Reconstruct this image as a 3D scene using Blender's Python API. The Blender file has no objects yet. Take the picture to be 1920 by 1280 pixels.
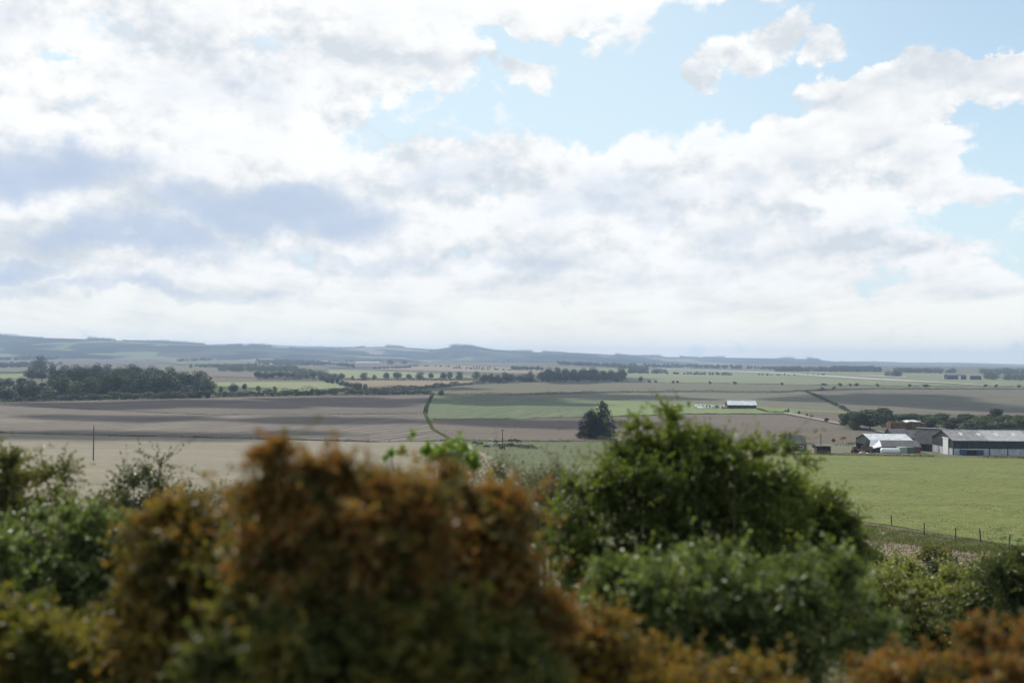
import bpy, math, numpy as np
from mathutils import Vector, Matrix
from mathutils.geometry import delaunay_2d_cdt
rng = np.random.default_rng(11)
S = bpy.context.scene
COL = S.collection
R = math.radians

# ------------------------------------------------------------------ camera
F = 2059.0                                   # focal length in photo pixels (1920 wide)
PITCH = math.atan(35 / F); ROLL = R(0.5)
CM = (Matrix.Rotation(R(90) + PITCH, 3, 'X') @ Matrix.Rotation(ROLL, 3, 'Z'))
CMN = np.array(CM)
cam_d = bpy.data.cameras.new('camera'); cam = bpy.data.objects.new('camera', cam_d); COL.objects.link(cam)
cam.matrix_world = CM.to_4x4()
cam_d.sensor_width = 36; cam_d.lens = F / 1920 * 36
cam_d.clip_start = 0.1; cam_d.clip_end = 60000
cam_d.dof.use_dof = True; cam_d.dof.focus_distance = 600; cam_d.dof.aperture_fstop = 0.72
S.camera = cam

def rays(px, py):
    px = np.asarray(px, float); py = np.asarray(py, float)
    l = np.stack([(px - 960) / F, -(py - 640) / F, -np.ones_like(px)], -1)
    d = l @ CMN.T
    return d / d[..., 1:2]                   # scaled so that y = 1
def at(px, py, Y):
    return rays(px, py) * Y

# ------------------------------------------------------------------ terrain
_ys = np.array([-60, -3, 2, 5, 9, 14, 22, 35, 60, 100, 160, 250, 400, 500, 700, 1000, 1500, 2100, 2800, 3600, 4500, 7000, 30000.])
_zs = np.array([-2.5, -2.5, -2.6, -3.2, -4.1, -5.0, -6.2, -8.2, -11.6, -16.0, -20.6, -25.2, -32.2, -33.6, -34.6, -35.2, -35.2, -33.8, -29.5, -22.5, -12.5, -12., -12.])
_h = np.diff(_ys); _d = np.diff(_zs) / _h
_m = np.zeros_like(_ys)
_m[1:-1] = np.where(_d[:-1] * _d[1:] > 0, 2 * _d[:-1] * _d[1:] / np.where(np.abs(_d[:-1] + _d[1:]) < 1e-12, 1, _d[:-1] + _d[1:]), 0)
_m[0] = _d[0]; _m[-1] = _d[-1]
def terrain(x, y):
    x = np.asarray(x, float); y = np.asarray(y, float)
    yy = np.clip(y, _ys[0], _ys[-1] - 1)
    i = np.clip(np.searchsorted(_ys, yy, side='right') - 1, 0, len(_ys) - 2)
    t = (yy - _ys[i]) / _h[i]
    z = ((1 + 2 * t) * (1 - t) ** 2 * _zs[i] + t * (1 - t) ** 2 * _h[i] * _m[i]
         + t * t * (3 - 2 * t) * _zs[i + 1] + t * t * (t - 1) * _h[i] * _m[i + 1])
    a = np.clip((yy - 420) / 250, 0, 1) * np.clip((2200 - yy) / 600, 0, 1)
    z = z + a * (0.75 * np.sin(x / 71 + 1.3) * np.sin(y / 88 + .4) + 0.5 * np.sin(x / 37 + y / 59))
    b = np.clip((yy - 20) / 60, 0, 1) * np.clip((430 - yy) / 100, 0, 1)
    z = z + b * (0.35 * np.sin(x / 19 + .7) * np.sin(y / 27) + 0.12 * np.sin(x / 7.1 + y / 9.))
    return z
def gz(x, y): return float(terrain(x, y))
_G = np.geomspace(2.2, 14000, 900)
def hit(px, py):
    px = np.atleast_1d(np.asarray(px, float)); py = np.atleast_1d(np.asarray(py, float))
    r = rays(px, py)
    out = np.zeros((len(px), 3))
    for k in range(0, len(px), 4000):
        q = r[k:k + 4000]
        x = q[:, :1] * _G; z = q[:, 2:] * _G
        f = z - terrain(x, np.broadcast_to(_G, x.shape))
        neg = f <= 0
        i = np.where(neg.any(1), neg.argmax(1), len(_G) - 1); i = np.maximum(i, 1)
        j = np.arange(len(q))
        f0 = f[j, i - 1]; f1 = f[j, i]
        t = np.clip(f0 / np.where(np.abs(f0 - f1) < 1e-9, 1, f0 - f1), 0, 1)
        Y = _G[i - 1] + t * (_G[i] - _G[i - 1])
        out[k:k + 4000, 0] = q[:, 0] * Y; out[k:k + 4000, 1] = Y
    out[:, 2] = terrain(out[:, 0], out[:, 1])
    return out
def hit1(px, py): return hit([px], [py])[0]

# ------------------------------------------------------------------ object helpers
def tag(o, label=None, cat=None, group=None, kind=None):
    if label: o['label'] = label
    if cat: o['category'] = cat
    if group: o['group'] = group
    if kind: o['kind'] = kind
    return o
def empty(name, loc, rz=0.0, label=None, cat=None, group=None):
    o = bpy.data.objects.new(name, None); COL.objects.link(o)
    o.location = loc; o.rotation_euler = (0, 0, rz); o.empty_display_size = .1
    return tag(o, label, cat, group)
def link(name, me, mat, parent=None, loc=None):
    o = bpy.data.objects.new(name, me); COL.objects.link(o)
    if mat is not None and not me.materials: me.materials.append(mat)
    if parent is not None: o.parent = parent
    if loc is not None: o.location = loc
    return o
def mesh_np(name, V, Fc, smooth=False):
    V = np.asarray(V, np.float32); Fc = np.asarray(Fc, np.int32); k = Fc.shape[1]
    me = bpy.data.meshes.new(name)
    me.vertices.add(len(V)); me.vertices.foreach_set('co', V.ravel())
    me.loops.add(Fc.size); me.loops.foreach_set('vertex_index', Fc.ravel())
    me.polygons.add(len(Fc)); me.polygons.foreach_set('loop_start', np.arange(0, Fc.size, k, dtype=np.int32))
    me.polygons.foreach_set('loop_total', np.full(len(Fc), k, np.int32))
    me.polygons.foreach_set('use_smooth', np.full(len(Fc), smooth, bool))
    me.update(calc_edges=True)
    return me
class MB:
    """collects simple solids into one mesh"""
    def __init__(s): s.v = []; s.f = []
    def add(s, vs, fs):
        b = len(s.v); s.v += [tuple(p) for p in vs]; s.f += [tuple(b + i for i in f) for f in fs]; return s
    def box(s, x0, y0, z0, x1, y1, z1):
        return s.add([(x0,y0,z0),(x1,y0,z0),(x1,y1,z0),(x0,y1,z0),(x0,y0,z1),(x1,y0,z1),(x1,y1,z1),(x0,y1,z1)],
                     [(0,3,2,1),(4,5,6,7),(0,1,5,4),(1,2,6,5),(2,3,7,6),(3,0,4,7)])
    def prism(s, poly, axis, a, b):
        """poly: list of 2D points; axis 'x' -> (y,z) extruded a..b along x; 'y' -> (x,z); 'z' -> (x,y)"""
        n = len(poly); mk = {'x': lambda p, t: (t, p[0], p[1]), 'y': lambda p, t: (p[0], t, p[1]), 'z': lambda p, t: (p[0], p[1], t)}[axis]
        vs = [mk(p, a) for p in poly] + [mk(p, b) for p in poly]
        fs = [tuple(range(n))[::-1], tuple(range(n, 2 * n))] + [(i, (i + 1) % n, n + (i + 1) % n, n + i) for i in range(n)]
        return s.add(vs, fs)
    def tube(s, pts, rad, n=6):
        pts = [Vector(p) for p in pts]; b = len(s.v); m = len(pts)
        rad = [rad] * m if np.isscalar(rad) else list(rad)
        for i, p in enumerate(pts):
            d = (pts[min(i + 1, m - 1)] - pts[max(i - 1, 0)]).normalized()
            u = d.orthogonal().normalized() if abs(d.z) > .95 else d.cross(Vector((0, 0, 1))).normalized()
            w = d.cross(u)
            for k in range(n):
                a = 2 * math.pi * k / n
                s.v.append(tuple(p + (u * math.cos(a) + w * math.sin(a)) * rad[i]))
        for i in range(m - 1):
            for k in range(n):
                s.f.append((b + i * n + k, b + i * n + (k + 1) % n, b + (i + 1) * n + (k + 1) % n, b + (i + 1) * n + k))
        s.f.append(tuple(b + k for k in range(n))[::-1]); s.f.append(tuple(b + (m - 1) * n + k for k in range(n)))
        return s
    def build(s, name, mat, parent=None, smooth=False):
        import bmesh
        me = bpy.data.meshes.new(name); me.from_pydata(s.v, [], s.f)
        bm = bmesh.new(); bm.from_mesh(me); bmesh.ops.recalc_face_normals(bm, faces=bm.faces); bm.to_mesh(me); bm.free()
        if smooth:
            for p in me.polygons: p.use_smooth = True
        return link(name, me, mat, parent)
def dup(root, loc, rz=0.0, scale=None, label=None, group=None):
    r = root.copy(); COL.objects.link(r); r.location = loc; r.rotation_euler = (0, 0, rz)
    if scale is not None: r.scale = scale
    if label: r['label'] = label
    if group: r['group'] = group
    for ch in list(root.children):
        c = ch.copy(); COL.objects.link(c); c.parent = r
        for g in ch.children:
            d = g.copy(); COL.objects.link(d); d.parent = c
    return r

# ------------------------------------------------------------------ node helpers
class NT:
    def __init__(s, tree): s.t = tree; s.n = tree.nodes; s.l = tree.links
    def new(s, typ, **kw):
        nd = s.n.new(typ)
        for k, v in kw.items(): setattr(nd, k, v)
        return nd
    def put(s, sock, v):
        if v is None: return
        if hasattr(v, 'is_output'): s.l.new(v, sock)
        else: sock.default_value = v
    def m(s, op, a, b=None, c=None, clamp=False):
        nd = s.new('ShaderNodeMath', operation=op); nd.use_clamp = clamp
        s.put(nd.inputs[0], a); s.put(nd.inputs[1], b); s.put(nd.inputs[2], c)
        return nd.outputs[0]
    def smooth(s, v, lo, hi, a=0., b=1.):
        nd = s.new('ShaderNodeMapRange', interpolation_type='SMOOTHSTEP')
        s.put(nd.inputs[0], v); s.put(nd.inputs[1], lo); s.put(nd.inputs[2], hi); s.put(nd.inputs[3], a); s.put(nd.inputs[4], b)
        return nd.outputs[0]
    def mix(s, f, a, b, mode='MIX'):
        nd = s.new('ShaderNodeMix', data_type='RGBA', blend_type=mode)
        s.put(nd.inputs[0], f); s.put(nd.inputs[6], a); s.put(nd.inputs[7], b)
        return nd.outputs[2]
    def noise(s, vec, scale, detail=4, rough=.55, out=0, dist=0.):
        nd = s.new('ShaderNodeTexNoise')
        s.put(nd.inputs['Vector'], vec); nd.inputs['Scale'].default_value = scale
        nd.inputs['Detail'].default_value = detail; nd.inputs['Roughness'].default_value = rough; nd.inputs['Distortion'].default_value = dist
        return nd.outputs[out]
    def comb(s, x, y, z=0.):
        nd = s.new('ShaderNodeCombineXYZ'); s.put(nd.inputs[0], x); s.put(nd.inputs[1], y); s.put(nd.inputs[2], z); return nd.outputs[0]
    def sep(s, v):
        nd = s.new('ShaderNodeSeparateXYZ'); s.put(nd.inputs[0], v); return nd.outputs
    def ramp(s, v, stops, interp='LINEAR'):
        nd = s.new('ShaderNodeValToRGB'); nd.color_ramp.interpolation = interp
        e = nd.color_ramp.elements
        while len(e) < len(stops): e.new(0.5)
        for k, (p, c) in enumerate(stops): e[k].position = p; e[k].color = (*c, 1)
        s.put(nd.inputs[0], v); return nd.outputs[0]
def c4(c): return (*c, 1.0)
def new_mat(name):
    m = bpy.data.materials.new(name); m.use_nodes = True
    nt = NT(m.node_tree); b = m.node_tree.nodes['Principled BSDF']
    return m, nt, b
def pos(nt): return nt.new('ShaderNodeNewGeometry').outputs['Position']
def objc(nt): return nt.new('ShaderNodeTexCoord').outputs['Object']

FK = {'tilled_soil': .62, 'tilled_soil_dark': .62, 'tilled_soil_warm': .60, 'stubble': .72, 'olive_pasture': .66, 'olive_drilled': .70, 'drilled_slope': .70, 'young_crop': .80,
      'meadow_grass': .92, 'airfield_grass': .75, 'pale_grass': .8, 'pale_concrete': .8, 'tan_stubble': .75}
def field_mat(name, c1, c2, c3=None, big=70., fine=2.0, rows=0., ang=0., row_amt=.3, rough=.95, fine_amt=.5, stretch=3.0, bump=0.):
    """c1/c2 soil or sward colours, c3 a paler streak colour; rows = drill-line spacing in metres"""
    k_ = FK.get(name, .8) * 1.06; c1, c2 = [tuple(v * k_ for v in c) for c in (c1, c2)]; c3 = tuple(v * k_ for v in c3) if c3 else None
    m, nt, b = new_mat(name); P = pos(nt); x, y, z = nt.sep(P)
    ca, sa = math.cos(ang), math.sin(ang)
    u = nt.m('ADD', nt.m('MULTIPLY', x, ca), nt.m('MULTIPLY', y, sa))
    v = nt.m('SUBTRACT', nt.m('MULTIPLY', y, ca), nt.m('MULTIPLY', x, sa))
    q = nt.comb(nt.m('DIVIDE', u, stretch), v, 0.)
    nb = nt.noise(q, 1 / big, 4, .6); nf = nt.noise(q, 1 / fine, 5, .7)
    col = nt.mix(nt.smooth(nb, .35, .65), c4(c1), c4(c2))
    if c3 is not None:
        ns = nt.noise(nt.comb(nt.m('DIVIDE', u, 6.), v, 3.), 1 / (big * .35), 3, .6)
        col = nt.mix(nt.smooth(ns, .5, .72), col, c4(c3))
    f = nt.smooth(nf, .3, .7, 1 - fine_amt * .5, 1 + fine_amt * .5)
    if rows:
        row_amt *= 1.7
        wob = nt.m('MULTIPLY', nt.noise(P, 1 / 40., 2, .5), rows * 1.2)
        s1 = nt.m('SINE', nt.m('MULTIPLY', nt.m('ADD', v, wob), 2 * math.pi / rows))
        s2 = nt.noise(nt.comb(nt.m('DIVIDE', u, 60.), nt.m('DIVIDE', v, rows * .8), 5.), 1.0, 3, .7)
        s = nt.m('ADD', nt.m('MULTIPLY', s1, .35 * row_amt), nt.m('MULTIPLY', nt.m('SUBTRACT', s2, .5), 2.0 * row_amt))
        f = nt.m('ADD', f, s)
    nd = nt.new('ShaderNodeVectorMath', operation='SCALE'); nt.put(nd.inputs[0], col); nt.put(nd.inputs['Scale'], f)
    nt.l.new(nd.outputs[0], b.inputs['Base Color'])
    b.inputs['Roughness'].default_value = rough; b.inputs['Specular IOR Level'].default_value = .15
    if bump:
        bp = nt.new('ShaderNodeBump'); bp.inputs['Strength'].default_value = .6; bp.inputs['Distance'].default_value = bump
        nt.l.new(nf, bp.inputs['Height']); nt.l.new(bp.outputs[0], b.inputs['Normal'])
    return m
def leaf_mat(name, stops, trans=.35, rough=.42, spec=.5, tcol=None, patch=None):
    m, nt, b = new_mat(name)
    g = nt.new('ShaderNodeNewGeometry')
    v = g.outputs['Random Per Island']
    if patch:                                    # neighbouring leaves lean to the same tint
        n = nt.noise(g.outputs['Position'], 1 / patch, 2, .5)
        v = nt.m('ADD', nt.m('MULTIPLY', v, .45), nt.m('MULTIPLY', nt.smooth(n, .32, .68), .55))
    col = nt.ramp(v, stops)
    nt.l.new(col, b.inputs['Base Color']); b.inputs['Roughness'].default_value = rough
    b.inputs['Specular IOR Level'].default_value = spec
    tr = nt.new('ShaderNodeBsdfTranslucent'); mx = nt.new('ShaderNodeMixShader')
    tc = nt.mix(1.0, col, c4(tcol or (1.25, 1.35, .6)), 'MULTIPLY'); nt.l.new(tc, tr.inputs[0])
    mx.inputs[0].default_value = trans
    nt.l.new(b.outputs[0], mx.inputs[1]); nt.l.new(tr.outputs[0], mx.inputs[2])
    nt.l.new(mx.outputs[0], m.node_tree.nodes['Material Output'].inputs[0])
    return m
def plain(name, c, rough=.8, var=.25, scale=1.5, metal=0., spec=.3, streak=None, corr=None):
    m, nt, b = new_mat(name); P = objc(nt)
    n = nt.noise(P, scale, 5, .65)
    f = nt.smooth(n, .25, .75, 1 - var, 1 + var)
    if streak:
        x, y, z = nt.sep(P)
        n2 = nt.noise(nt.comb(nt.m('MULTIPLY', x, 1.), nt.m('MULTIPLY', y, 1.), nt.m('MULTIPLY', z, .12)), streak, 3, .6)
        f = nt.m('MULTIPLY', f, nt.smooth(n2, .3, .7, 1 - var, 1 + var))
    nd = nt.new('ShaderNodeVectorMath', operation='SCALE'); nd.inputs[0].default_value = c; nt.put(nd.inputs['Scale'], f)
    nt.l.new(nd.outputs[0], b.inputs['Base Color'])
    b.inputs['Roughness'].default_value = rough; b.inputs['Metallic'].default_value = metal; b.inputs['Specular IOR Level'].default_value = spec
    if corr:
        x, y, z = nt.sep(P)
        s = nt.m('SINE', nt.m('MULTIPLY', x, 2 * math.pi / corr))
        bp = nt.new('ShaderNodeBump'); bp.inputs['Strength'].default_value = .5; bp.inputs['Distance'].default_value = .04
        nt.l.new(s, bp.inputs['Height']); nt.l.new(bp.outputs[0], b.inputs['Normal'])
    return m

# ------------------------------------------------------------------ light and sky
SUN_AZ, SUN_EL = R(-22), R(43)
w = bpy.data.worlds.new('World'); S.world = w; w.use_nodes = True
nt = NT(w.node_tree); bg = w.node_tree.nodes['Background']
sky = nt.new('ShaderNodeTexSky', sky_type='NISHITA'); sky.sun_disc = False
sky.sun_elevation = SUN_EL; sky.sun_rotation = SUN_AZ; sky.air_density = 1.0; sky.dust_density = .6; sky.ozone_density = 1.2
D = nt.new('ShaderNodeTexCoord').outputs['Generated']
dx, dy, dz = nt.sep(D)
AZ = nt.m('ARCTAN2', dx, dy); EL = nt.m('ARCSINE', dz)
def azel(px, py):
    r = rays(px, py); n = r / np.linalg.norm(r)
    return math.atan2(n[0], n[1]), math.asin(n[2])
W = nt.m('ADD', nt.m('MAXIMUM', EL, 0.), .07)
CX = nt.m('DIVIDE', AZ, W); CY = nt.m('LOGARITHM', W, math.e)
cv = nt.comb(nt.m('MULTIPLY', CX, .75), nt.m('MULTIPLY', CY, 2.3), 1.7)
cv2 = nt.comb(nt.m('MULTIPLY', CX, .75), nt.m('ADD', nt.m('MULTIPLY', CY, 2.3), .17), 1.7)
n1 = nt.noise(cv, 1.5, 9, .56); n2 = nt.noise(cv2, 1.5, 9, .56)
n3 = nt.noise(nt.comb(nt.m('MULTIPLY', CX, .5), nt.m('MULTIPLY', CY, 2.6), 8.), 3.4, 7, .6)
dstr = nt.comb(dx, dy, nt.m('MULTIPLY', dz, 1.35))
dup_ = nt.comb(nt.m('ADD', dx, .004), dy, nt.m('ADD', nt.m('MULTIPLY', dz, 1.35), .016))
n4 = nt.noise(dstr, 13., 10, .60); n5 = nt.noise(dup_, 13., 10, .60)
n6 = nt.noise(dstr, 5.0, 6, .55)
n1s = nt.noise(cv, 1.5, 3.5, .5); n2s = nt.noise(nt.comb(nt.m('MULTIPLY', CX, .75), nt.m('ADD', nt.m('MULTIPLY', CY, 2.3), .30), 1.7), 1.5, 3.5, .5)
n7 = nt.noise(dstr, 34., 8, .62)
wa = nt.noise(D, 9., 7, .6, out=1); wr, wg, wb = nt.sep(wa)
AZW = nt.m('ADD', AZ, nt.m('MULTIPLY', nt.m('SUBTRACT', wr, .5), .13))
ELW = nt.m('ADD', EL, nt.m('MULTIPLY', nt.m('SUBTRACT', wg, .5), .10))
def blobs(lst, az=AZW, el=ELW):
    tot = None
    for (px, py, rx, ry, amp) in lst:
        a, e = azel(px, py)
        u = nt.m('DIVIDE', nt.m('SUBTRACT', az, a), rx / F); v = nt.m('DIVIDE', nt.m('SUBTRACT', el, e), ry / F)
        r2 = nt.m('ADD', nt.m('MULTIPLY', u, u), nt.m('MULTIPLY', v, v))
        g = nt.m('MULTIPLY', nt.m('MAXIMUM', nt.m('SUBTRACT', 1., r2), 0.), amp)
        tot = g if tot is None else nt.m('MAXIMUM', tot, g)
    return tot
holes = blobs([(1130, 170, 330, 120, 1.), (900, 215, 190, 65, .9), (1400, 110, 420, 150, 1.), (1760, 10, 480, 110, 1.2), (1010, 60, 200, 90, .8),
               (1900, 215, 160, 80, 1.), (1890, 300, 110, 60, .8), (1800, 425, 150, 55, .7), (1640, 500, 110, 38, .5), (1900, 470, 100, 45, .5),
               (120, 122, 60, 16, .55), (2300, 150, 350, 200, 1.)])
puffs = blobs([(1395, 105, 110, 60, 1.), (1480, 60, 80, 55, 1.), (1320, 140, 60, 40, .9), (1440, 85, 90, 60, 1.), (1570, 90, 60, 50, .85), (1000, 130, 90, 45, .7), (985, 20, 190, 45, 1.),
               (1680, 175, 200, 60, 1.3), (1560, 240, 160, 60, 1.1), (1870, 135, 150, 30, 1.2), (1790, 235, 90, 22, .5)])
greys = blobs([(60, 315, 260, 62, 1.), (520, 405, 290, 52, 1.), (230, 455, 220, 52, 1.), (420, 160, 260, 70, .34), (870, 330, 130, 55, .45), (1480, 420, 200, 30, .25),
               (1130, 390, 260, 40, .36), (30, 512, 120, 22, .75), (200, 545, 330, 18, .55), (600, 485, 220, 22, .5), (930, 495, 200, 18, .4), (1230, 340, 220, 45, .28),
               (420, 560, 250, 14, .4), (100, 30, 180, 60, .2)])
back = nt.m('MULTIPLY', nt.smooth(nt.m('ABSOLUTE', AZ), .75, 1.5), .5)
lowf = nt.smooth(EL, .005, .12, 1., 0.)
hif = nt.m('SUBTRACT', 1., lowf)
dens = nt.m('ADD', nt.m('SUBTRACT', 1.0, nt.m('MULTIPLY', nt.m('MAXIMUM', holes, back), 1.15)), nt.m('MULTIPLY', puffs, 1.2))
dens = nt.m('ADD', dens, nt.m('MULTIPLY', nt.m('SUBTRACT', n1, .5), .55))
dens = nt.m('ADD', dens, nt.m('MULTIPLY', nt.m('SUBTRACT', n4, .5), 2.0))
dens = nt.m('ADD', dens, nt.m('MULTIPLY', nt.m('SUBTRACT', n7, .5), .9))
def billow(scale, warp):
    vw = nt.new('ShaderNodeVectorMath', operation='ADD'); nt.put(vw.inputs[0], dstr)
    vs_ = nt.new('ShaderNodeVectorMath', operation='SCALE'); nt.put(vs_.inputs[0], wa); vs_.inputs['Scale'].default_value = warp; nt.l.new(vs_.outputs[0], vw.inputs[1])
    vo = nt.new('ShaderNodeTexVoronoi', feature='SMOOTH_F1'); vo.inputs['Scale'].default_value = scale; vo.inputs['Smoothness'].default_value = .25
    nt.l.new(vw.outputs[0], vo.inputs['Vector']); return vo.outputs['Distance']
b1 = billow(17., .10); b2 = billow(42., .05); b3 = billow(90., .03)
bil = nt.m('ADD', nt.m('ADD', nt.m('MULTIPLY', nt.m('SUBTRACT', .42, b1), 1.0), nt.m('MULTIPLY', nt.m('SUBTRACT', .42, b2), .55)), nt.m('MULTIPLY', nt.m('SUBTRACT', .42, b3), .3))
dens = nt.m('ADD', dens, nt.m('MULTIPLY', bil, .55))
cover = nt.smooth(dens, .22, .66)
relief = nt.m('ADD', nt.m('ADD', nt.m('MULTIPLY', nt.m('SUBTRACT', n2, n1), -.35), nt.m('MULTIPLY', nt.m('SUBTRACT', n2s, n1s), -.55)), nt.m('MULTIPLY', nt.m('MULTIPLY', nt.m('SUBTRACT', n5, n4), nt.smooth(dens, .6, 1.7, -1.25, -.45)), hif))
edge = nt.smooth(dens, .6, 1.5, .07, -.01)
bri = nt.m('ADD', nt.m('ADD', .925, relief), edge)
bri = nt.m('ADD', bri, nt.m('MULTIPLY', nt.m('SUBTRACT', n3, .5), nt.m('ADD', .10, nt.m('MULTIPLY', lowf, .16))))
bri = nt.m('ADD', bri, nt.m('MULTIPLY', nt.m('SUBTRACT', n6, .5), nt.m('MULTIPLY', hif, .22)))
bri = nt.m('ADD', bri, nt.m('MULTIPLY', nt.smooth(EL, .10, .30), .05))
bri = nt.m('ADD', bri, nt.m('MULTIPLY', nt.m('MULTIPLY', bil, hif), nt.smooth(dens, .6, 1.6, .22, .07)))
hz0 = nt.smooth(EL, -.01, .085, 1., 0.)
bri = nt.m('ADD', nt.m('MULTIPLY', bri, nt.m('SUBTRACT', 1., nt.m('MULTIPLY', hz0, .8))), nt.m('MULTIPLY', hz0, .8 * 1.13))
bri = nt.m('MINIMUM', nt.m('MAXIMUM', bri, .79), 1.04)
sc = nt.new('ShaderNodeVectorMath', operation='SCALE'); nt.put(sc.inputs[0], nt.mix(nt.smooth(bri, .80, 1.0), (.905, .965, 1.02, 1), (.99, 1., .995, 1))); nt.put(sc.inputs['Scale'], bri)
gr = nt.smooth(nt.m('ADD', greys, nt.m('ADD', nt.m('MULTIPLY', nt.m('SUBTRACT', n3, .5), .5), nt.m('MULTIPLY', nt.m('SUBTRACT', n4, .5), 1.3))), -.05, 1.05)
ccol = nt.mix(nt.m('MULTIPLY', gr, nt.smooth(n1, .3, .7, .8, 1.0)), sc.outputs[0], (.50, .61, .79, 1))
ccol = nt.mix(hz0, ccol, nt.mix(1.0, ccol, (1.13, 1.075, .90, 1), 'MULTIPLY'))
skyc = nt.new('ShaderNodeVectorMath', operation='SCALE'); nt.put(skyc.inputs[0], nt.mix(1.0, sky.outputs[0], (.97, 1.04, 1.0, 1), 'MULTIPLY')); skyc.inputs['Scale'].default_value = .125
veil = nt.m('ADD', .48, nt.smooth(nt.m('SUBTRACT', .30, EL), 0., .30, 0., .45))
veil = nt.m('MULTIPLY', veil, nt.smooth(nt.m('ABSOLUTE', AZ), .6, 1.2, 1., .4))
veil = nt.m('ADD', veil, nt.smooth(AZ, .05, .45, .22, -.12))
skyv = nt.mix(veil, skyc.outputs[0], (.74, .89, .96, 1))
nt.l.new(nt.mix(cover, skyv, ccol), bg.inputs['Color']); bg.inputs['Strength'].default_value = 1.0

sun_d = bpy.data.lights.new('sun', 'SUN'); sun_d.energy = 4.5; sun_d.angle = R(.53); sun_d.color = (1, .94, .83)
sun = bpy.data.objects.new('sun', sun_d); COL.objects.link(sun)
sv = Vector((math.sin(SUN_AZ) * math.cos(SUN_EL), math.cos(SUN_AZ) * math.cos(SUN_EL), math.sin(SUN_EL)))
sun.rotation_euler = sv.to_track_quat('Z', 'Y').to_euler(); sun.location = sv * 900
S.view_settings.view_transform = 'Standard'; S.view_settings.look = 'None'; S.view_settings.exposure = 0.0; S.view_settings.gamma = 1.0
S.cycles.use_denoising = True
S.cycles.max_bounces = 6; S.cycles.diffuse_bounces = 3; S.cycles.glossy_bounces = 2; S.cycles.transmission_bounces = 4; S.cycles.volume_bounces = 0
S.cycles.transparent_max_bounces = 6

# haze
m = bpy.data.materials.new('haze_air'); m.use_nodes = True; t = m.node_tree; t.nodes.clear()
pv = t.nodes.new('ShaderNodeVolumePrincipled'); ou = t.nodes.new('ShaderNodeOutputMaterial')
pv.inputs['Color'].default_value = (.54, .71, 1.0, 1); pv.inputs['Density'].default_value = 1.05e-4; pv.inputs['Anisotropy'].default_value = .25
t.links.new(pv.outputs[0], ou.inputs['Volume'])
hz = MB().box(-14000, -300, -75, 14000, 13600, 150).build('haze', m); tag(hz, 'thin blue haze filling the air over the valley', 'haze', kind='stuff')

# ------------------------------------------------------------------ ground sheet
M = {}
M['ground'] = field_mat('rough_grass', (.085, .088, .045), (.10, .092, .05), (.14, .12, .075), big=25, fine=.5, fine_amt=.7)
ys = np.concatenate([np.linspace(-60, 2, 14)[:-1], np.geomspace(2, 13400, 420)])
us = np.linspace(-1, 1, 260)
us = np.sign(us) * (np.abs(us) ** 1.25) * .95
YY, UU = np.meshgrid(ys, us, indexing='ij')
XX = UU * (np.abs(YY) + 60); ZZ = terrain(XX, YY) - np.clip(YY, 0, None) * .0002
n_, k_ = len(ys), len(us)
V = np.stack([XX, YY, ZZ], -1).reshape(-1, 3)
I = np.arange(n_ * k_).reshape(n_, k_)
Fq = np.stack([I[:-1, :-1], I[:-1, 1:], I[1:, 1:], I[1:, :-1]], -1).reshape(-1, 4)
tag(link('ground', mesh_np('ground', V, Fq, True), M['ground']), 'rough grass ground falling from the railway into the valley', 'ground', kind='structure')

def field(name, label, cat, poly, mat, layer=1, step=(14, 3.0)):
    poly = np.array(poly, float)
    pts = []
    for a, b in zip(poly, np.roll(poly, -1, 0)):
        n = max(1, int(np.hypot((b - a)[0] / step[0], (b - a)[1] / step[1])))
        for k in range(n): pts.append(a + (b - a) * k / n)
    pts = np.array(pts); nb = len(pts)
    x0, y0 = pts.min(0); x1, y1 = pts.max(0)
    gx, gy = np.meshgrid(np.arange(x0 + 3, x1, step[0]), np.arange(y0 + 1, y1, step[1]))
    g = np.stack([gx.ravel(), gy.ravel()], 1) + rng.uniform(-.4, .4, (gx.size, 2))
    allp = np.concatenate([pts, g])
    vs, es, fs, *_ = delaunay_2d_cdt([Vector(p) for p in allp], [], [list(range(nb))], 1, 1e-4)
    px = np.array([v[0] for v in vs]); py = np.array([v[1] for v in vs])
    P = hit(px, py); P[:, 2] += .01 + P[:, 1] * .0002 * layer
    tri = [f for f in fs if len(f) == 3]
    me = mesh_np(name, P, np.array(tri), True)
    o = link(name, me, mat); tag(o, label, cat, kind='structure'); return o

brownA = field_mat('tilled_soil', (.142, .120, .098), (.168, .142, .115), (.215, .185, .15), big=90, fine=3, rows=9., ang=R(68), row_amt=.42, fine_amt=.3)
brownB = field_mat('tilled_soil_dark', (.126, .106, .086), (.155, .130, .105), (.195, .165, .13), big=80, fine=3, rows=8., ang=R(40), row_amt=.32, fine_amt=.3)
brownC = field_mat('tilled_soil_warm', (.146, .118, .094), (.172, .14, .110), None, big=60, fine=2.5, rows=5., ang=R(25), row_amt=.18, fine_amt=.3)
stub = field_mat('stubble', (.232, .205, .150), (.205, .19, .13), (.26, .23, .175), big=45, fine=1.2, rows=3., ang=R(-10), row_amt=.12, fine_amt=.5)
crop = field_mat('young_crop', (.078, .110, .050), (.092, .122, .056), (.12, .14, .075), big=60, fine=3, rows=12., ang=R(78), row_amt=.17, fine_amt=.35)
olive = field_mat('olive_pasture', (.125, .125, .072), (.14, .13, .08), (.11, .13, .06), big=90, fine=4, rows=9., ang=R(20), row_amt=.10, fine_amt=.3)
olive2 = field_mat('olive_drilled', (.125, .13, .08), (.15, .14, .10), (.12, .13, .07), big=110, fine=4, rows=14., ang=R(118), row_amt=.3, fine_amt=.25)
drill = field_mat('drilled_slope', (.11, .115, .075), (.135, .125, .09), (.16, .13, .10), big=140, fine=4, rows=14., ang=R(122), row_amt=.36, fine_amt=.25)
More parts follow.
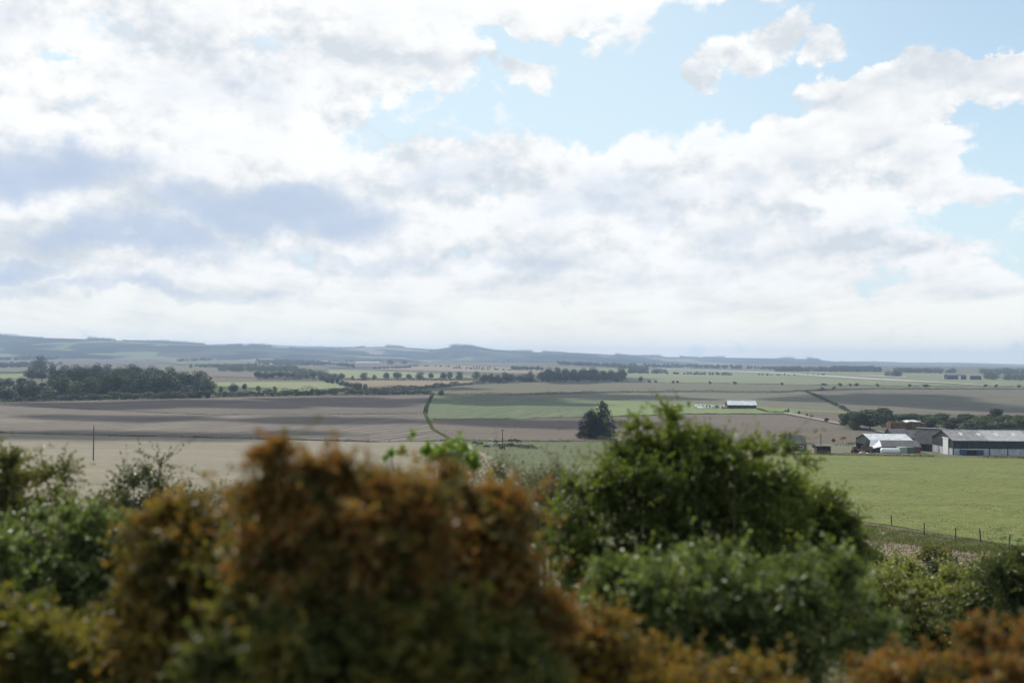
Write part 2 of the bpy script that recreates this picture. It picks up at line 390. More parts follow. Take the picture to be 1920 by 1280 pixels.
pale = field_mat('pale_grass', (.17, .20, .085), (.20, .22, .10), None, big=80, fine=4, fine_amt=.3)
bright = field_mat('bright_grass', (.14, .185, .065), (.155, .20, .075), None, big=50, fine=3, fine_amt=.3)
airf = field_mat('airfield_grass', (.15, .18, .08), (.185, .20, .10), (.22, .21, .12), big=180, fine=8, fine_amt=.3)
tan = field_mat('tan_stubble', (.24, .20, .13), (.21, .175, .115), None, big=120, fine=6, fine_amt=.25)
orange_f = field_mat('orange_stubble', (.22, .165, .095), (.20, .15, .09), None, big=90, fine=5, fine_amt=.25)
meadow = field_mat('meadow_grass', (.106, .130, .031), (.128, .142, .038), (.084, .110, .026), big=12, fine=1.6, fine_amt=.6, stretch=1.0)
far_soil = field_mat('far_soil', (.075, .066, .062), (.09, .078, .07), None, big=120, fine=6, fine_amt=.2)
far_green = field_mat('far_green', (.085, .11, .055), (.10, .12, .06), None, big=120, fine=6, fine_amt=.2)
yard = field_mat('farmyard', (.16, .15, .12), (.12, .13, .075), None, big=15, fine=1.5, fine_amt=.4)
cowg = field_mat('cow_pasture', (.075, .10, .035), (.095, .11, .045), (.12, .12, .06), big=18, fine=1.5, fine_amt=.6)
conc = field_mat('pale_concrete', (.42, .41, .38), (.38, .37, .35), None, big=100, fine=8, fine_amt=.1)
track_m = field_mat('chalk_track', (.26, .24, .20), (.22, .20, .165), None, big=20, fine=2, fine_amt=.3)
verge = field_mat('dry_verge', (.20, .16, .115), (.14, .125, .075), (.25, .20, .15), big=6, fine=.6, fine_amt=.9, bump=.2)

field('stubble_field', 'pale stubble field with a lone pole, below the wide brown field', 'field',
      [(-320, 800), (0, 812), (110, 815), (250, 818), (480, 823), (700, 829), (845, 827), (905, 846), (960, 880), (1000, 960), (400, 1010), (-320, 1010)], stub, 1)
field('ploughed_field', 'wide brown tilled field just above the pale stubble', 'field',
      [(-320, 756), (0, 761), (100, 764), (200, 769), (300, 774), (400, 778), (600, 777.5), (786, 775.5), (797, 776), (803, 788), (812, 806), (848, 826), (700, 828), (480, 822), (250, 817), (0, 811), (-320, 799)], brownA, 1)
field('ploughed_field', 'brown tilled field under the dark wood, above a thin fence line', 'field',
      [(-320, 752), (0, 754), (150, 751), (300, 747.5), (480, 743.5), (650, 741), (811, 740), (800, 760), (796, 775), (786, 775), (600, 777), (400, 777.5), (300, 773.5), (200, 768.5), (100, 763.5), (0, 760.5), (-320, 755.5)], brownB, 1)
field('crop_field', 'rich green crop field right of the brown fields', 'field',
      [(812, 741.5), (960, 747), (1130, 751), (1300, 757), (1300, 776), (1100, 783), (960, 785.5), (815, 787), (805, 785), (802, 776), (804, 762)], crop, 1)
field('grass_strip', 'bright grass strip running behind the white bales and open shed', 'field',
      [(1130, 751.2), (1300, 756), (1420, 762), (1510, 768), (1600, 772), (1600, 774.5), (1505, 772), (1470, 776), (1360, 776), (1300, 776), (1100, 782.5)], bright, 2)
field('ploughed_field', 'brown field behind the dark conifer, sloping down to the farm', 'field',
      [(815, 787.8), (960, 786), (1100, 783.5), (1300, 777), (1360, 776.6), (1474, 777.5), (1540, 790), (1600, 802), (1650, 812), (1645, 828), (1600, 833), (1300, 828), (1100, 826.5), (852, 825), (830, 815), (815, 805), (808, 793)], brownC, 1)
field('ploughed_field', 'small brown field between pale track and bushes beside the farm', 'field',
      [(1478, 775), (1500, 771.5), (1592, 774.5), (1620, 790), (1640, 806), (1580, 794), (1540, 786)], brownC, 2)
field('cow_pasture', 'green pasture where the cattle graze', 'field',
      [(852, 826), (1100, 827.5), (1300, 829), (1330, 830), (1330, 900), (1330, 960), (1010, 960), (960, 885), (905, 848)], cowg, 1)
field('meadow', 'sunlit green meadow in front of the farm buildings', 'field',
      [(1330, 830), (1478, 834), (1480, 851), (1700, 855), (1920, 859), (2250, 866), (2250, 1075), (1920, 1026), (1800, 1006), (1660, 983), (1480, 962), (1330, 950)], meadow, 1)
field('farmyard', 'worn yard and grass round the farm buildings', 'yard',
      [(1480, 834), (1640, 829), (1660, 812), (1760, 806), (1960, 806), (2250, 812), (2250, 866), (1920, 858.5), (1700, 854.5), (1480, 850.5)], yard, 1)
field('verge', 'dry brown verge below the meadow fence', 'verge',
      [(1480, 990), (1640, 1003), (1760, 1022), (1900, 1040), (2200, 1085), (2200, 1150), (1900, 1120), (1650, 1100), (1480, 1060)], verge, 1, step=(8, 4))
field('olive_field', 'olive pasture between the tree clump and dark hedge line', 'field',
      [(812, 738.5), (870, 723), (1000, 717), (1180, 716.5), (1440, 720), (1510, 722), (1920, 725), (2250, 728), (2250, 733), (1920, 730), (1640, 729.5), (1510, 733), (1440, 736.5), (1300, 734.5), (1100, 737), (960, 740), (830, 741)], olive, 1)
field('olive_field', 'grey olive drilled field behind the open shed', 'field',
      [(830, 741.4), (960, 740.5), (1100, 737.5), (1300, 735), (1440, 737), (1508, 734.5), (1545, 751), (1592, 771.5), (1510, 767.5), (1420, 761.5), (1300, 755.5), (1130, 750.8), (960, 746.8)], olive2, 1)
field('drilled_field', 'broad drilled slope on the right above the bushes', 'field',
      [(1512, 734), (1640, 730), (1920, 730.5), (2250, 733.5), (2250, 785), (1920, 779), (1700, 778), (1595, 773), (1548, 751)], drill, 1)
field('pale_field', 'pale green field behind the hedge, right of the wood', 'field',
      [(398, 717), (480, 716), (615, 716.5), (640, 722), (655, 731), (560, 734), (398, 738)], pale, 1, step=(8, 2))
field('pale_field', 'small bright green field on the left between dark trees', 'field',
      [(-60, 703), (25, 701), (90, 698.5), (100, 705), (85, 709), (25, 710), (-60, 712)], bright, 1, step=(8, 2))
field('orange_field', 'warm orange stubble field in front of the line of trees', 'field',
      [(640, 714.5), (700, 713.5), (905, 714), (890, 719), (780, 728), (690, 729), (660, 722)], orange_f, 1, step=(8, 2))
field('green_field', 'light green field behind the line of trees', 'field',
      [(560, 695), (640, 694), (740, 697), (900, 706), (905, 711), (700, 710.5), (580, 709)], pale, 1, step=(8, 2))
field('brown_field', 'narrow brown strip right of the dark wood', 'field',
      [(350, 698), (420, 697), (500, 700), (560, 704), (560, 709), (480, 708), (360, 706)], brownC, 1, step=(8, 2))
field('tan_field', 'tan stubble strips on the far rise', 'field',
      [(690, 692), (780, 687), (850, 684.5), (1000, 692), (1060, 698), (1000, 701), (860, 697)], tan, 1, step=(8, 1.5))
field('brown_field', 'brown field on the far rise below two trees', 'field',
      [(600, 684), (700, 680.5), (790, 680), (770, 686), (690, 690), (620, 690)], far_soil, 2, step=(8, 1.5))
field('airfield', 'wide pale green airfield on the right', 'field',
      [(1010, 687), (1180, 692), (1330, 694), (1560, 697), (1920, 703), (2250, 708), (2250, 727.5), (1920, 724.5), (1510, 721.5), (1440, 719.5), (1180, 716), (1170, 702)], airf, 1, step=(14, 2))
field('runway', 'pale concrete runway crossing the airfield', 'runway',
      [(1240, 691.5), (1440, 698.4), (1620, 709), (1820, 720.5), (1830, 722.2), (1610, 711), (1440, 700.2), (1240, 692.6)], conc, 3, step=(10, 1))
field('taxiway', 'short pale taxiway behind the runway', 'runway',
      [(1610, 704.3), (1700, 707.3), (1700, 708.6), (1610, 705.5)], conc, 3, step=(8, 1))
field('track', 'pale farm track running down beside the brown field', 'track',
      [(1470, 774.5), (1482, 774.2), (1540, 786.5), (1600, 798), (1660, 810.5), (1660, 813), (1598, 801), (1538, 789.5), (1470, 776.4)], track_m, 4, step=(6, 1))
field('tan_field', 'long tan and brown fields on the far left', 'field',
      [(-320, 676), (60, 667), (180, 664), (300, 668), (330, 679), (250, 684), (-320, 690)], far_soil, 1, step=(10, 1.5))
field('green_field', 'pale green fields on the far left below the hills', 'field',
      [(200, 667), (330, 666), (560, 674), (480, 682), (330, 684), (290, 676)], far_green, 2, step=(10, 1.5))

# ------------------------------------------------------------------ hills
hm, nt2, b = new_mat('hill_patchwork')
P = pos(nt2); x, y, z = nt2.sep(P)
wn = nt2.noise(P, 1 / 600., 3, .5, out=1); wx, wy, wz = nt2.sep(wn)
vor = nt2.new('ShaderNodeTexVoronoi'); vor.inputs['Scale'].default_value = 1.0
nt2.put(vor.inputs['Vector'], nt2.comb(nt2.m('ADD', nt2.m('DIVIDE', x, 420.), wx), nt2.m('ADD', nt2.m('DIVIDE', y, 700.), wy), 0.))
vr, vg, vb = nt2.sep(vor.outputs['Color'])
hc = nt2.ramp(vr, [(0., (.045, .058, .032)), (.35, (.065, .075, .042)), (.55, (.15, .165, .09)), (.75, (.22, .19, .14)), (.9, (.085, .075, .06))], 'CONSTANT')
nw = nt2.noise(nt2.comb(nt2.m('DIVIDE', x, 500.), nt2.m('DIVIDE', y, 900.), 3.), 1.0, 6, .6)
hc = nt2.mix(nt2.smooth(nw, .49, .53), hc, (.022, .032, .020, 1))
nt2.l.new(hc, b.inputs['Base Color']); b.inputs['Roughness'].default_value = 1.; b.inputs['Specular IOR Level'].default_value = 0.
def hill(label, crest, Yc, Yf, Yb, mat=hm, rough=1.0):
    crest = np.array(crest, float)
    px = np.arange(crest[0, 0], crest[-1, 0] + 1, 2.0)
    # smooth crest
    py = np.interp(px, crest[:, 0], crest[:, 1]); k = np.ones(9) / 9
    py = np.convolve(np.pad(py, 4, mode='edge'), k, 'valid')
    r = rays(px, py)
    tt = np.concatenate([np.linspace(0, 1, 36), np.linspace(1, 2, 10)[1:]])
    V = []
    ph = rng.uniform(0, 6, 6)
    for t in tt:
        Y = Yf + (Yc - Yf) * t if t <= 1 else Yc + (Yb - Yc) * (t - 1)
        s = t * t * (3 - 2 * t) if t <= 1 else 1 - (t - 1) ** 1.5
        s = s if t > 1 else .55 * s + .45 * t
        x = r[:, 0] * Y; zc = r[:, 2] * Yc
        base = -20 if t <= 1 else -40
        z = base + (zc - base) * s
        nz = np.sin(x / 330 + ph[0] + Y / 510) * np.sin(Y / 290 + ph[1]) + .6 * np.sin(x / 140 + ph[2] + Y / 260)
        z = z + nz * 6 * rough * max(0, math.sin(math.pi * min(t, 1)))
        V.append(np.stack([x, np.full_like(x, Y), z], 1))
    V = np.array(V); n, k2 = V.shape[:2]
    I = np.arange(n * k2).reshape(n, k2)
    Fq = np.stack([I[:-1, :-1], I[:-1, 1:], I[1:, 1:], I[1:, :-1]], -1).reshape(-1, 4)
    o = link('hills', mesh_np('hills', V.reshape(-1, 3), Fq, True), mat); tag(o, label, 'hills', kind='structure'); o['_c'] = 0; del o['_c']
    return px, py
hill('farthest pale hills on the right skyline', [(1250, 690), (1400, 682), (1560, 677.5), (1640, 677), (1700, 679.5), (1790, 679.5), (1850, 681), (1920, 683), (2100, 684), (2300, 690)], 12300, 9500, 13400)
hill('farthest pale hills behind the left ridge', [(330, 662), (400, 645), (460, 644.5), (500, 646), (560, 648.5), (640, 652), (760, 660)], 12300, 9500, 13400)
crest_left = [(-420, 627), (-200, 626), (0, 630), (60, 633), (110, 634), (200, 637), (300, 642), (330, 644), (400, 646), (480, 649), (560, 654), (660, 661), (760, 668), (800, 680)]
hill('long blue wooded ridge on the left skyline', crest_left, 6900, 4600, 9000)
crest_mid = [(480, 668), (540, 656), (600, 653), (660, 651.5), (700, 650), (740, 650), (800, 654), (860, 655), (920, 657), (960, 659.5), (1080, 661), (1150, 665), (1220, 669), (1300, 678)]
hill('middle wooded ridge behind the plain', crest_mid, 8600, 5600, 11000)
crest_hump = [(790, 672), (815, 655), (850, 650), (880, 649), (930, 657), (960, 660), (1030, 668), (1080, 676)]
hill('rounded wooded hump in the middle of the skyline', crest_hump, 7700, 6000, 9500)
crest_right = [(980, 676), (1060, 664), (1150, 665), (1250, 669), (1340, 670), (1440, 671.5), (1520, 673), (1570, 678), (1640, 684), (1700, 692)]
hill('low blue hills on the right behind the airfield', crest_right, 9200, 6500, 11500)

# ------------------------------------------------------------------ foliage machinery
def unit(a): return a / np.maximum(np.linalg.norm(a, axis=-1, keepdims=True), 1e-9)
def leaf_mesh(name, P, Dr, Nm, L, Wd, fold=.12):
    n = len(P); Dr = unit(Dr); Sd = unit(np.cross(Nm, Dr)); Nn = np.cross(Dr, Sd)
    L = np.broadcast_to(L, n)[:, None]; Wd = np.broadcast_to(Wd, n)[:, None]
    V = np.stack([P, P + Dr * L * .45 + Sd * Wd * .5 + Nn * L * fold, P + Dr * L, P + Dr * L * .45 - Sd * Wd * .5 + Nn * L * fold], 1).reshape(-1, 3)
    b = np.arange(n)[:, None] * 4
    Fc = np.concatenate([b + [0, 1, 2], b + [0, 2, 3]], 1).reshape(-1, 3)
    return mesh_np(name, V, Fc)
def sphere_dirs(n):
    return unit(rng.normal(size=(n, 3)))

def shrub(name, label, cat, blobs_px, Y, mat, bark, leaf=.05, ratio=.6, tips=150, twigs=10, per=16, tlen=.45, up=.35, jit=.5, group=None, stems=26, depth=1.0, spread=None, fillf=.5):
    """blobs_px: (px, py, rx, ry[, Y]) ellipsoids of the crown seen from the line, given real depth; sprays of leaves grow from points inside them"""
    C = []; Rd = []; off = tlen * .5 * F / Y
    for q in blobs_px:
        yy = q[4] if len(q) > 4 else Y
        c = at(q[0], q[1] + off * .45, yy); C.append(c); rx = max(q[2] - off * .5, q[2] * .55) / F * yy; rz = max(q[3] - off * .45, q[3] * .55) / F * yy
        Rd.append((rx, min(max(rx, rz), 1.1) * depth, rz))
    C = np.array(C); Rd = np.array(Rd)
    wgt = np.prod(Rd, 1) ** (2 / 3); wgt /= wgt.sum()
    # every ellipsoid breaks up into leafy clusters with gaps between them
    nl = max(24, tips // 7); pk = rng.choice(len(C), nl, p=wgt); ul = sphere_dirs(nl)
    Cl = C[pk] + ul * (rng.uniform(.1, 1.05, (nl, 1)) ** .45) * Rd[pk]
    Rl = np.minimum(Rd[pk].min(1, keepdims=True), .8) * rng.uniform(.16, .46, (nl, 1))
    pick = rng.integers(nl, size=tips)
    u = sphere_dirs(tips); T = Cl[pick] + u * rng.uniform(.1, 1, (tips, 1)) ** .5 * Rl[pick]
    u = unit(u * .6 + ul[pick] * .8)
    fill = rng.uniform(size=tips) < fillf; nf = int(fill.sum()); kf = rng.choice(len(C), nf, p=wgt); uf = sphere_dirs(nf)
    T[fill] = C[kf] + uf * rng.uniform(.05, 1, (nf, 1)) ** .5 * .9 * Rd[kf]; u[fill] = uf
    out = unit(u * np.array([1, 1, 1.]) + np.array([0, 0, up]))
    base_x = float(np.average(C[:, 0], weights=wgt)); base_y = float(np.average(C[:, 1], weights=wgt))
    bz = gz(base_x, base_y)
    root = empty(name, (base_x, base_y, bz), 0, label, cat, group)
    O = np.array([base_x, base_y, bz])
    T[:, 2] = np.maximum(T[:, 2], terrain(T[:, 0], T[:, 1]) + .1)
    # twigs
    tw_o = np.repeat(T, twigs, 0); tw_d = unit(np.repeat(out, twigs, 0) * .8 + rng.normal(size=(tips * twigs, 3)) * .75)
    tw_l = rng.uniform(.4, 1.1, (len(tw_o), 1)) * tlen * np.where(rng.uniform(size=(len(tw_o), 1)) < .13, 2.1, 1.)
    s = (np.arange(per) + .5) / per
    n = len(tw_o) * per
    ss = (np.tile(s, len(tw_o)) + rng.uniform(-.03, .03, n))[:, None]
    d = np.repeat(tw_d, per, 0); l = np.repeat(tw_l, per, 0)
    Pp = np.repeat(tw_o, per, 0) + d * l * ss + np.array([0, 0, -1.]) * (l * ss ** 2 * .18)
    ld = unit(d * .5 + rng.normal(size=(n, 3)) * jit + np.array([0, 0, -.05]))
    nm = unit(rng.normal(size=(n, 3)) * .75 + np.array([0, 0, 1.]))
    LL = leaf * rng.uniform(.6, 1.35, n)
    link('foliage', leaf_mesh('foliage', Pp - O, ld, nm, LL, LL * ratio), mat, root)
    # branches : stems to tips plus the twigs of the outermost tips
    mb = MB()
    idx = rng.choice(tips, min(stems, tips), replace=False)
    for i in idx:
        b0 = Vector((rng.uniform(-.35, .35), rng.uniform(-.25, .25), -.05)) * 1.0
        if spread: b0.x += (T[i, 0] - base_x) * spread; b0.y += (T[i, 1] - base_y) * spread; b0.z = gz(base_x + b0.x, base_y + b0.y) - bz - .05
        e = Vector(T[i] - O); mid = b0.lerp(e, .5) + Vector(rng.normal(size=3)) * .12
        mb.tube([b0, b0.lerp(mid, .6), mid, mid.lerp(e, .6), e], [.028, .022, .016, .011, .006], 4)
        for k in range(3):
            j = i * twigs + k; a = tw_o[j] - O; q = a + tw_d[j] * tw_l[j]
            mb.tube([a, (a + q) / 2 + rng.normal(size=3) * .02, q + np.array([0, 0, -.18]) * tw_l[j]], [.006, .0045, .003], 3)
    mb.build('branches', bark, root)
    return root

bark = plain('bark', (.075, .06, .045), .9, .35, 6.)
bark_d = plain('bark_dark', (.04, .034, .028), .9, .3, 1.)
G = leaf_mat('hawthorn_leaf', [(0, (0.033, 0.046, 0.012)), (.4, (0.078, 0.105, 0.022)), (.75, (0.146, 0.176, 0.033)), (1, (0.215, 0.254, 0.049))], .48, .42, .45, patch=.6)
G2 = leaf_mat('olive_leaf', [(0, (0.049, 0.054, 0.017)), (.5, (0.112, 0.117, 0.033)), (1, (0.195, 0.166, 0.049))], .45, .42, .45, patch=.5)
GB = leaf_mat('bramble_leaf', [(0, (.045, .062, .02)), (.40, (.10, .135, .04)), (.68, (.165, .20, .06)), (.86, (.24, .27, .13)), (1, (.42, .44, .32))], .42, .42, .5, patch=.3)
GD = leaf_mat('dark_leaf', [(0, (0.029, 0.041, 0.015)), (.6, (0.073, 0.093, 0.027)), (1, (0.127, 0.151, 0.044))], .42, .38, .5, patch=.5)
RU = leaf_mat('rust_leaf', [(0, (.055, .062, .018)), (.30, (.12, .12, .03)), (.46, (.17, .095, .026)), (.64, (.28, .135, .034)), (.80, (.27, .19, .06)), (.92, (.14, .165, .04)), (1, (.36, .30, .18))], .46, .46, .4, tcol=(1.3, 1.12, .62), patch=.3)
RB = leaf_mat('brown_leaf', [(0, (0.049, 0.054, 0.017)), (.35, (0.117, 0.107, 0.029)), (.62, (0.234, 0.146, 0.034)), (.82, (0.205, 0.166, 0.039)), (1, (0.117, 0.146, 0.035))], .5, .46, .4, tcol=(1.3, 1.15, .6), patch=.45)
OD = leaf_mat('dull_olive_leaf', [(0, (.045, .055, .018)), (.45, (.10, .115, .03)), (.75, (.20, .135, .03)), (1, (.15, .18, .04))], .48, .46, .4, patch=.45)
YL = leaf_mat('yellow_leaf', [(0, (.085, .10, .03)), (.5, (.20, .21, .055)), (1, (.36, .34, .13))], .42, .4, .5, patch=.6)
LM = leaf_mat('lime_leaf', [(0, (.10, .17, .025)), (1, (.20, .28, .05))], .45, .4, .4)
GW = leaf_mat('dry_weed', [(0, (.06, .06, .04)), (.6, (.13, .125, .085)), (1, (.24, .22, .17))], .3, .6, .2)
GG = leaf_mat('grey_leaf', [(0, (.03, .038, .022)), (.5, (.065, .075, .042)), (1, (.13, .14, .07))], .35, .4, .4, patch=.5)

shrub('hawthorn_shrub', 'large green hawthorn bush, the tallest green one, right of the rusty bushes', 'shrub',
      [(1300, 890, 150, 85), (1200, 905, 100, 80), (1285, 812, 55, 42), (1140, 970, 95, 85), (1400, 905, 95, 75), (1450, 965, 75, 85), (1100, 1050, 80, 65), (1330, 1000, 160, 80),
       (1192, 800, 28, 34), (1080, 900, 40, 50), (1350, 830, 60, 30), (1290, 850, 110, 60), (1060, 985, 65, 75), (1130, 1080, 115, 70), (1240, 1010, 120, 80), (1210, 860, 50, 60), (1196, 768, 12, 30), (1262, 772, 14, 30), (1325, 782, 16, 26), (1235, 800, 30, 30), (1385, 812, 22, 26), (1465, 842, 40, 30), (1430, 845, 50, 40), (1498, 858, 16, 18)], 15, G, bark, leaf=.055, tips=560, twigs=12, per=16, tlen=.34, group='shrubs along the railway', stems=40)
shrub('olive_shrub', 'olive green shrub at the left edge with a ragged top', 'shrub',
      [(60, 905, 105, 62), (-70, 900, 120, 75), (150, 950, 70, 60), (40, 1000, 150, 90), (-120, 1000, 150, 100)], 16, G2, bark, leaf=.055, tips=260, twigs=11, per=16, tlen=.36, group='shrubs along the railway')
shrub('bramble_bush', 'glossy bright green bramble at the left, below the olive shrub', 'shrub',
      [(90, 1010, 125, 80), (190, 1030, 60, 100), (60, 1105, 140, 80), (-90, 1070, 120, 110), (180, 1110, 70, 60)], 12.5, GB, bark, leaf=.055, ratio=.72, tips=260, twigs=11, per=15, tlen=.3, group='shrubs along the railway')
shrub('grey_shrub', 'sparse grey green shrub behind the small rusty bush on the left', 'shrub',
      [(250, 905, 75, 42), (290, 865, 38, 26), (230, 960, 90, 55), (335, 930, 60, 38), (400, 960, 70, 40), (420, 1010, 60, 60)], 21, GG, bark, leaf=.055, tips=170, twigs=9, per=14, tlen=.5, up=.8, group='shrubs along the railway')
shrub('rusty_bush', 'brown and gold bush on the left between bramble and tallest rusty bush', 'shrub',
      [(345, 1000, 85, 65), (385, 1090, 95, 95), (330, 1180, 130, 105), (420, 955, 40, 35), (300, 1080, 70, 60), (330, 945, 30, 25)], 8, RB, bark, leaf=.05, tips=260, twigs=11, per=16, tlen=.24, group='shrubs along the railway')
shrub('rusty_bush', 'tallest rust orange bush with a spire, left of centre', 'shrub',
      [(528, 846, 22, 60), (795, 938, 55, 30), (570, 925, 70, 60), (680, 932, 85, 48), (640, 890, 28, 30), (725, 900, 22, 24), (850, 930, 24, 20), (560, 1010, 105, 90), (700, 1000, 130, 95), (590, 880, 36, 28), (620, 1090, 160, 60), (470, 925, 40, 26)], 6.5, RU, bark, leaf=.045, tips=430, twigs=11, per=16, tlen=.2, group='shrubs along the railway', stems=36, fillf=.33)
shrub('rusty_bush', 'rust orange bush right of the tallest rusty one, before the hawthorn', 'shrub',
      [(900, 960, 75, 55), (940, 1060, 70, 100), (860, 1110, 130, 70), (1000, 1150, 80, 60), (810, 890, 40, 22), (800, 1010, 70, 90)], 7.2, RU, bark, leaf=.045, tips=300, twigs=11, per=16, tlen=.22, fillf=.33, group='shrubs along the railway')
shrub('low_olive_bush', 'dark olive bush at the bottom in front of the tallest rusty bush', 'shrub',
      [(600, 1180, 150, 80), (480, 1200, 110, 90), (720, 1230, 140, 70), (580, 1270, 200, 50), (780, 1160, 90, 60)], 6.2, OD, bark, leaf=.045, tips=320, twigs=11, per=15, tlen=.19, group='shrubs along the railway', spread=.8)
shrub('low_olive_bush', 'dark olive bush at the bottom in front of the second rusty bush', 'shrub',
      [(880, 1200, 120, 70), (950, 1260, 150, 50), (840, 1270, 120, 40)], 6.6, OD, bark, leaf=.045, tips=220, twigs=11, per=15, tlen=.19, group='shrubs along the railway', spread=.8)
shrub('olive_shrub', 'olive green bush growing through between the two rusty bushes', 'shrub',
      [(775, 950, 60, 60), (700, 985, 70, 60), (480, 1030, 55, 80), (830, 1010, 60, 70), (610, 980, 50, 50)], 7.6, G2, bark, leaf=.045, tips=230, twigs=11, per=15, tlen=.22, group='shrubs along the railway')
shrub('green_shrub', 'ragged green shrub sloping down from the hawthorn to the meadow corner', 'shrub',
      [(1470, 915, 60, 55), (1510, 960, 70, 60), (1560, 990, 60, 50), (1535, 1045, 95, 50), (1608, 958, 26, 18), (1500, 1010, 70, 65), (1600, 1025, 45, 40), (1420, 1020, 80, 60)], 17, G, bark, leaf=.058, tips=320, twigs=11, per=15, tlen=.38, group='shrubs along the railway', fillf=.4)
shrub('bramble_bush', 'glittering green bramble in front of the big hawthorn', 'shrub',
      [(1300, 1085, 145, 70), (1420, 1105, 140, 75), (1230, 1150, 115, 85), (1500, 1170, 110, 65), (1340, 1215, 190, 65), (1570, 1120, 65, 55), (1185, 1085, 60, 50), (1370, 1050, 40, 40), (1265, 1045, 30, 30), (1500, 1075, 45, 35), (1610, 1150, 60, 60), (1150, 1140, 60, 50), (1320, 1035, 10, 40), (1455, 1050, 10, 36), (1580, 1060, 10, 40)], 11, GB, bark, leaf=.055, ratio=.62, tips=430, twigs=10, per=14, tlen=.32, fillf=.3, group='shrubs along the railway', spread=.6)
shrub('yellow_shrub', 'pale yellow green shrub on the verge below the meadow fence', 'shrub',
      [(1660, 1105, 90, 50), (1755, 1120, 85, 60), (1605, 1150, 60, 60), (1690, 1190, 130, 45), (1840, 1130, 60, 50)], 24, YL, bark, leaf=.08, tips=300, twigs=11, per=15, tlen=.5, group='shrubs along the railway', spread=.6)
shrub('dark_shrub', 'dark green shrub at the right edge below the fence posts', 'shrub',
      [(1875, 1085, 65, 50), (1960, 1070, 80, 65), (1815, 1150, 65, 45), (1900, 1150, 100, 55)], 21, GD, bark, leaf=.065, tips=210, twigs=11, per=15, tlen=.45, group='shrubs along the railway', spread=.6)
shrub('low_rusty_bush', 'low orange bush along the bottom right corner', 'shrub',
      [(1740, 1276, 150, 34), (1870, 1258, 100, 48), (1990, 1240, 90, 55), (1850, 1185, 40, 22), (1960, 1205, 50, 26)], 7.5, RU, bark, leaf=.045, tips=260, twigs=11, per=15, tlen=.2, group='shrubs along the railway', spread=.8)
shrub('low_brown_bush', 'low brown green bush in the bottom left corner', 'shrub',
      [(100, 1195, 170, 60), (250, 1265, 150, 50), (-90, 1200, 150, 80), (60, 1270, 160, 50)], 8.5, OD, bark, leaf=.05, tips=260, twigs=11, per=15, tlen=.24, group='shrubs along the railway', spread=.8)
shrub('low_brown_bush', 'low brown bush at the bottom between rusty bush and bramble', 'shrub',
      [(1110, 1200, 90, 70), (1190, 1265, 160, 40), (1010, 1260, 120, 50), (1400, 1285, 160, 26)], 7.8, RB, bark, leaf=.047, tips=240, twigs=11, per=15, tlen=.22, group='shrubs along the railway', spread=.8)
shrub('lime_sapling', 'lime green leafy sapling tips above the rusty bushes', 'shrub',
      [(835, 840, 44, 14), (770, 820, 12, 5), (862, 862, 40, 16), (740, 848, 18, 6)], 13, LM, bark, leaf=.06, tips=46, twigs=4, per=8, tlen=.11, up=.8, group='shrubs along the railway', stems=10)
shrub('dry_weeds', 'thin grey dry weeds between rusty bush and hawthorn', 'weeds',
      [(900, 885, 80, 26), (1000, 905, 85, 40), (1045, 880, 45, 45), (980, 950, 130, 55), (1030, 1000, 80, 60)], 22, GW, bark, leaf=.06, ratio=.34, tips=260, twigs=8, per=12, tlen=.7, up=1.6, group='shrubs along the railway', spread=.9)

for i, (px_, py_, rx_, ry_, Y_, mt_, lab_) in enumerate([(1690, 1062, 45, 20, 44, YL, 'low yellowish scrub on the dry verge, nearest the dark corner shrub'), (1790, 1072, 50, 22, 42, GG, 'low grey green scrub in the middle of the dry verge'), (1880, 1062, 50, 24, 46, G2, 'low olive scrub on the dry verge at the right edge'), (1640, 1050, 30, 18, 50, GD, 'small dark scrub bush at the left end of the dry verge'), (1750, 1035, 30, 10, 60, G2, 'small olive scrub bush close under the meadow fence')]):
    shrub('scrub_bush', lab_, 'shrub', [(px_, py_, rx_, ry_), (px_ - rx_ * .6, py_ + ry_ * .4, rx_ * .6, ry_ * .7), (px_ + rx_ * .7, py_ + ry_ * .5, rx_ * .6, ry_ * .6)], Y_, mt_, bark, leaf=.11, tips=90, twigs=8, per=10, tlen=.5, group='scrub on the verge', spread=.7, stems=14)

# ------------------------------------------------------------------ middle-distance trees
TA = leaf_mat('tree_leaf', [(0, (.018, .034, .012)), (.6, (.036, .060, .020)), (1, (.062, .088, .026))], .22, .55, .3)
TB = leaf_mat('tree_leaf_light', [(0, (.036, .056, .016)), (.6, (.066, .094, .024)), (1, (.11, .13, .036))], .25, .55, .3)
TY = leaf_mat('yew_leaf', [(0, (.006, .012, .006)), (.7, (.012, .022, .009)), (1, (.022, .034, .013))], .08, .6, .25)
TO = leaf_mat('autumn_leaf', [(0, (.20, .11, .02)), (1, (.34, .20, .04))], .35, .5, .3)
HG = leaf_mat('hedge_leaf', [(0, (.020, .030, .014)), (.6, (.036, .050, .02)), (1, (.06, .07, .03))], .2, .6, .25)
DRY = leaf_mat('dry_tuft', [(0, (.05, .05, .028)), (.6, (.09, .085, .05)), (1, (.16, .14, .09))], .2, .8, .1)
TUF = leaf_mat('grass_blade', [(0, (.06, .085, .022)), (.6, (.10, .12, .036)), (1, (.20, .18, .09))], .35, .6, .2)

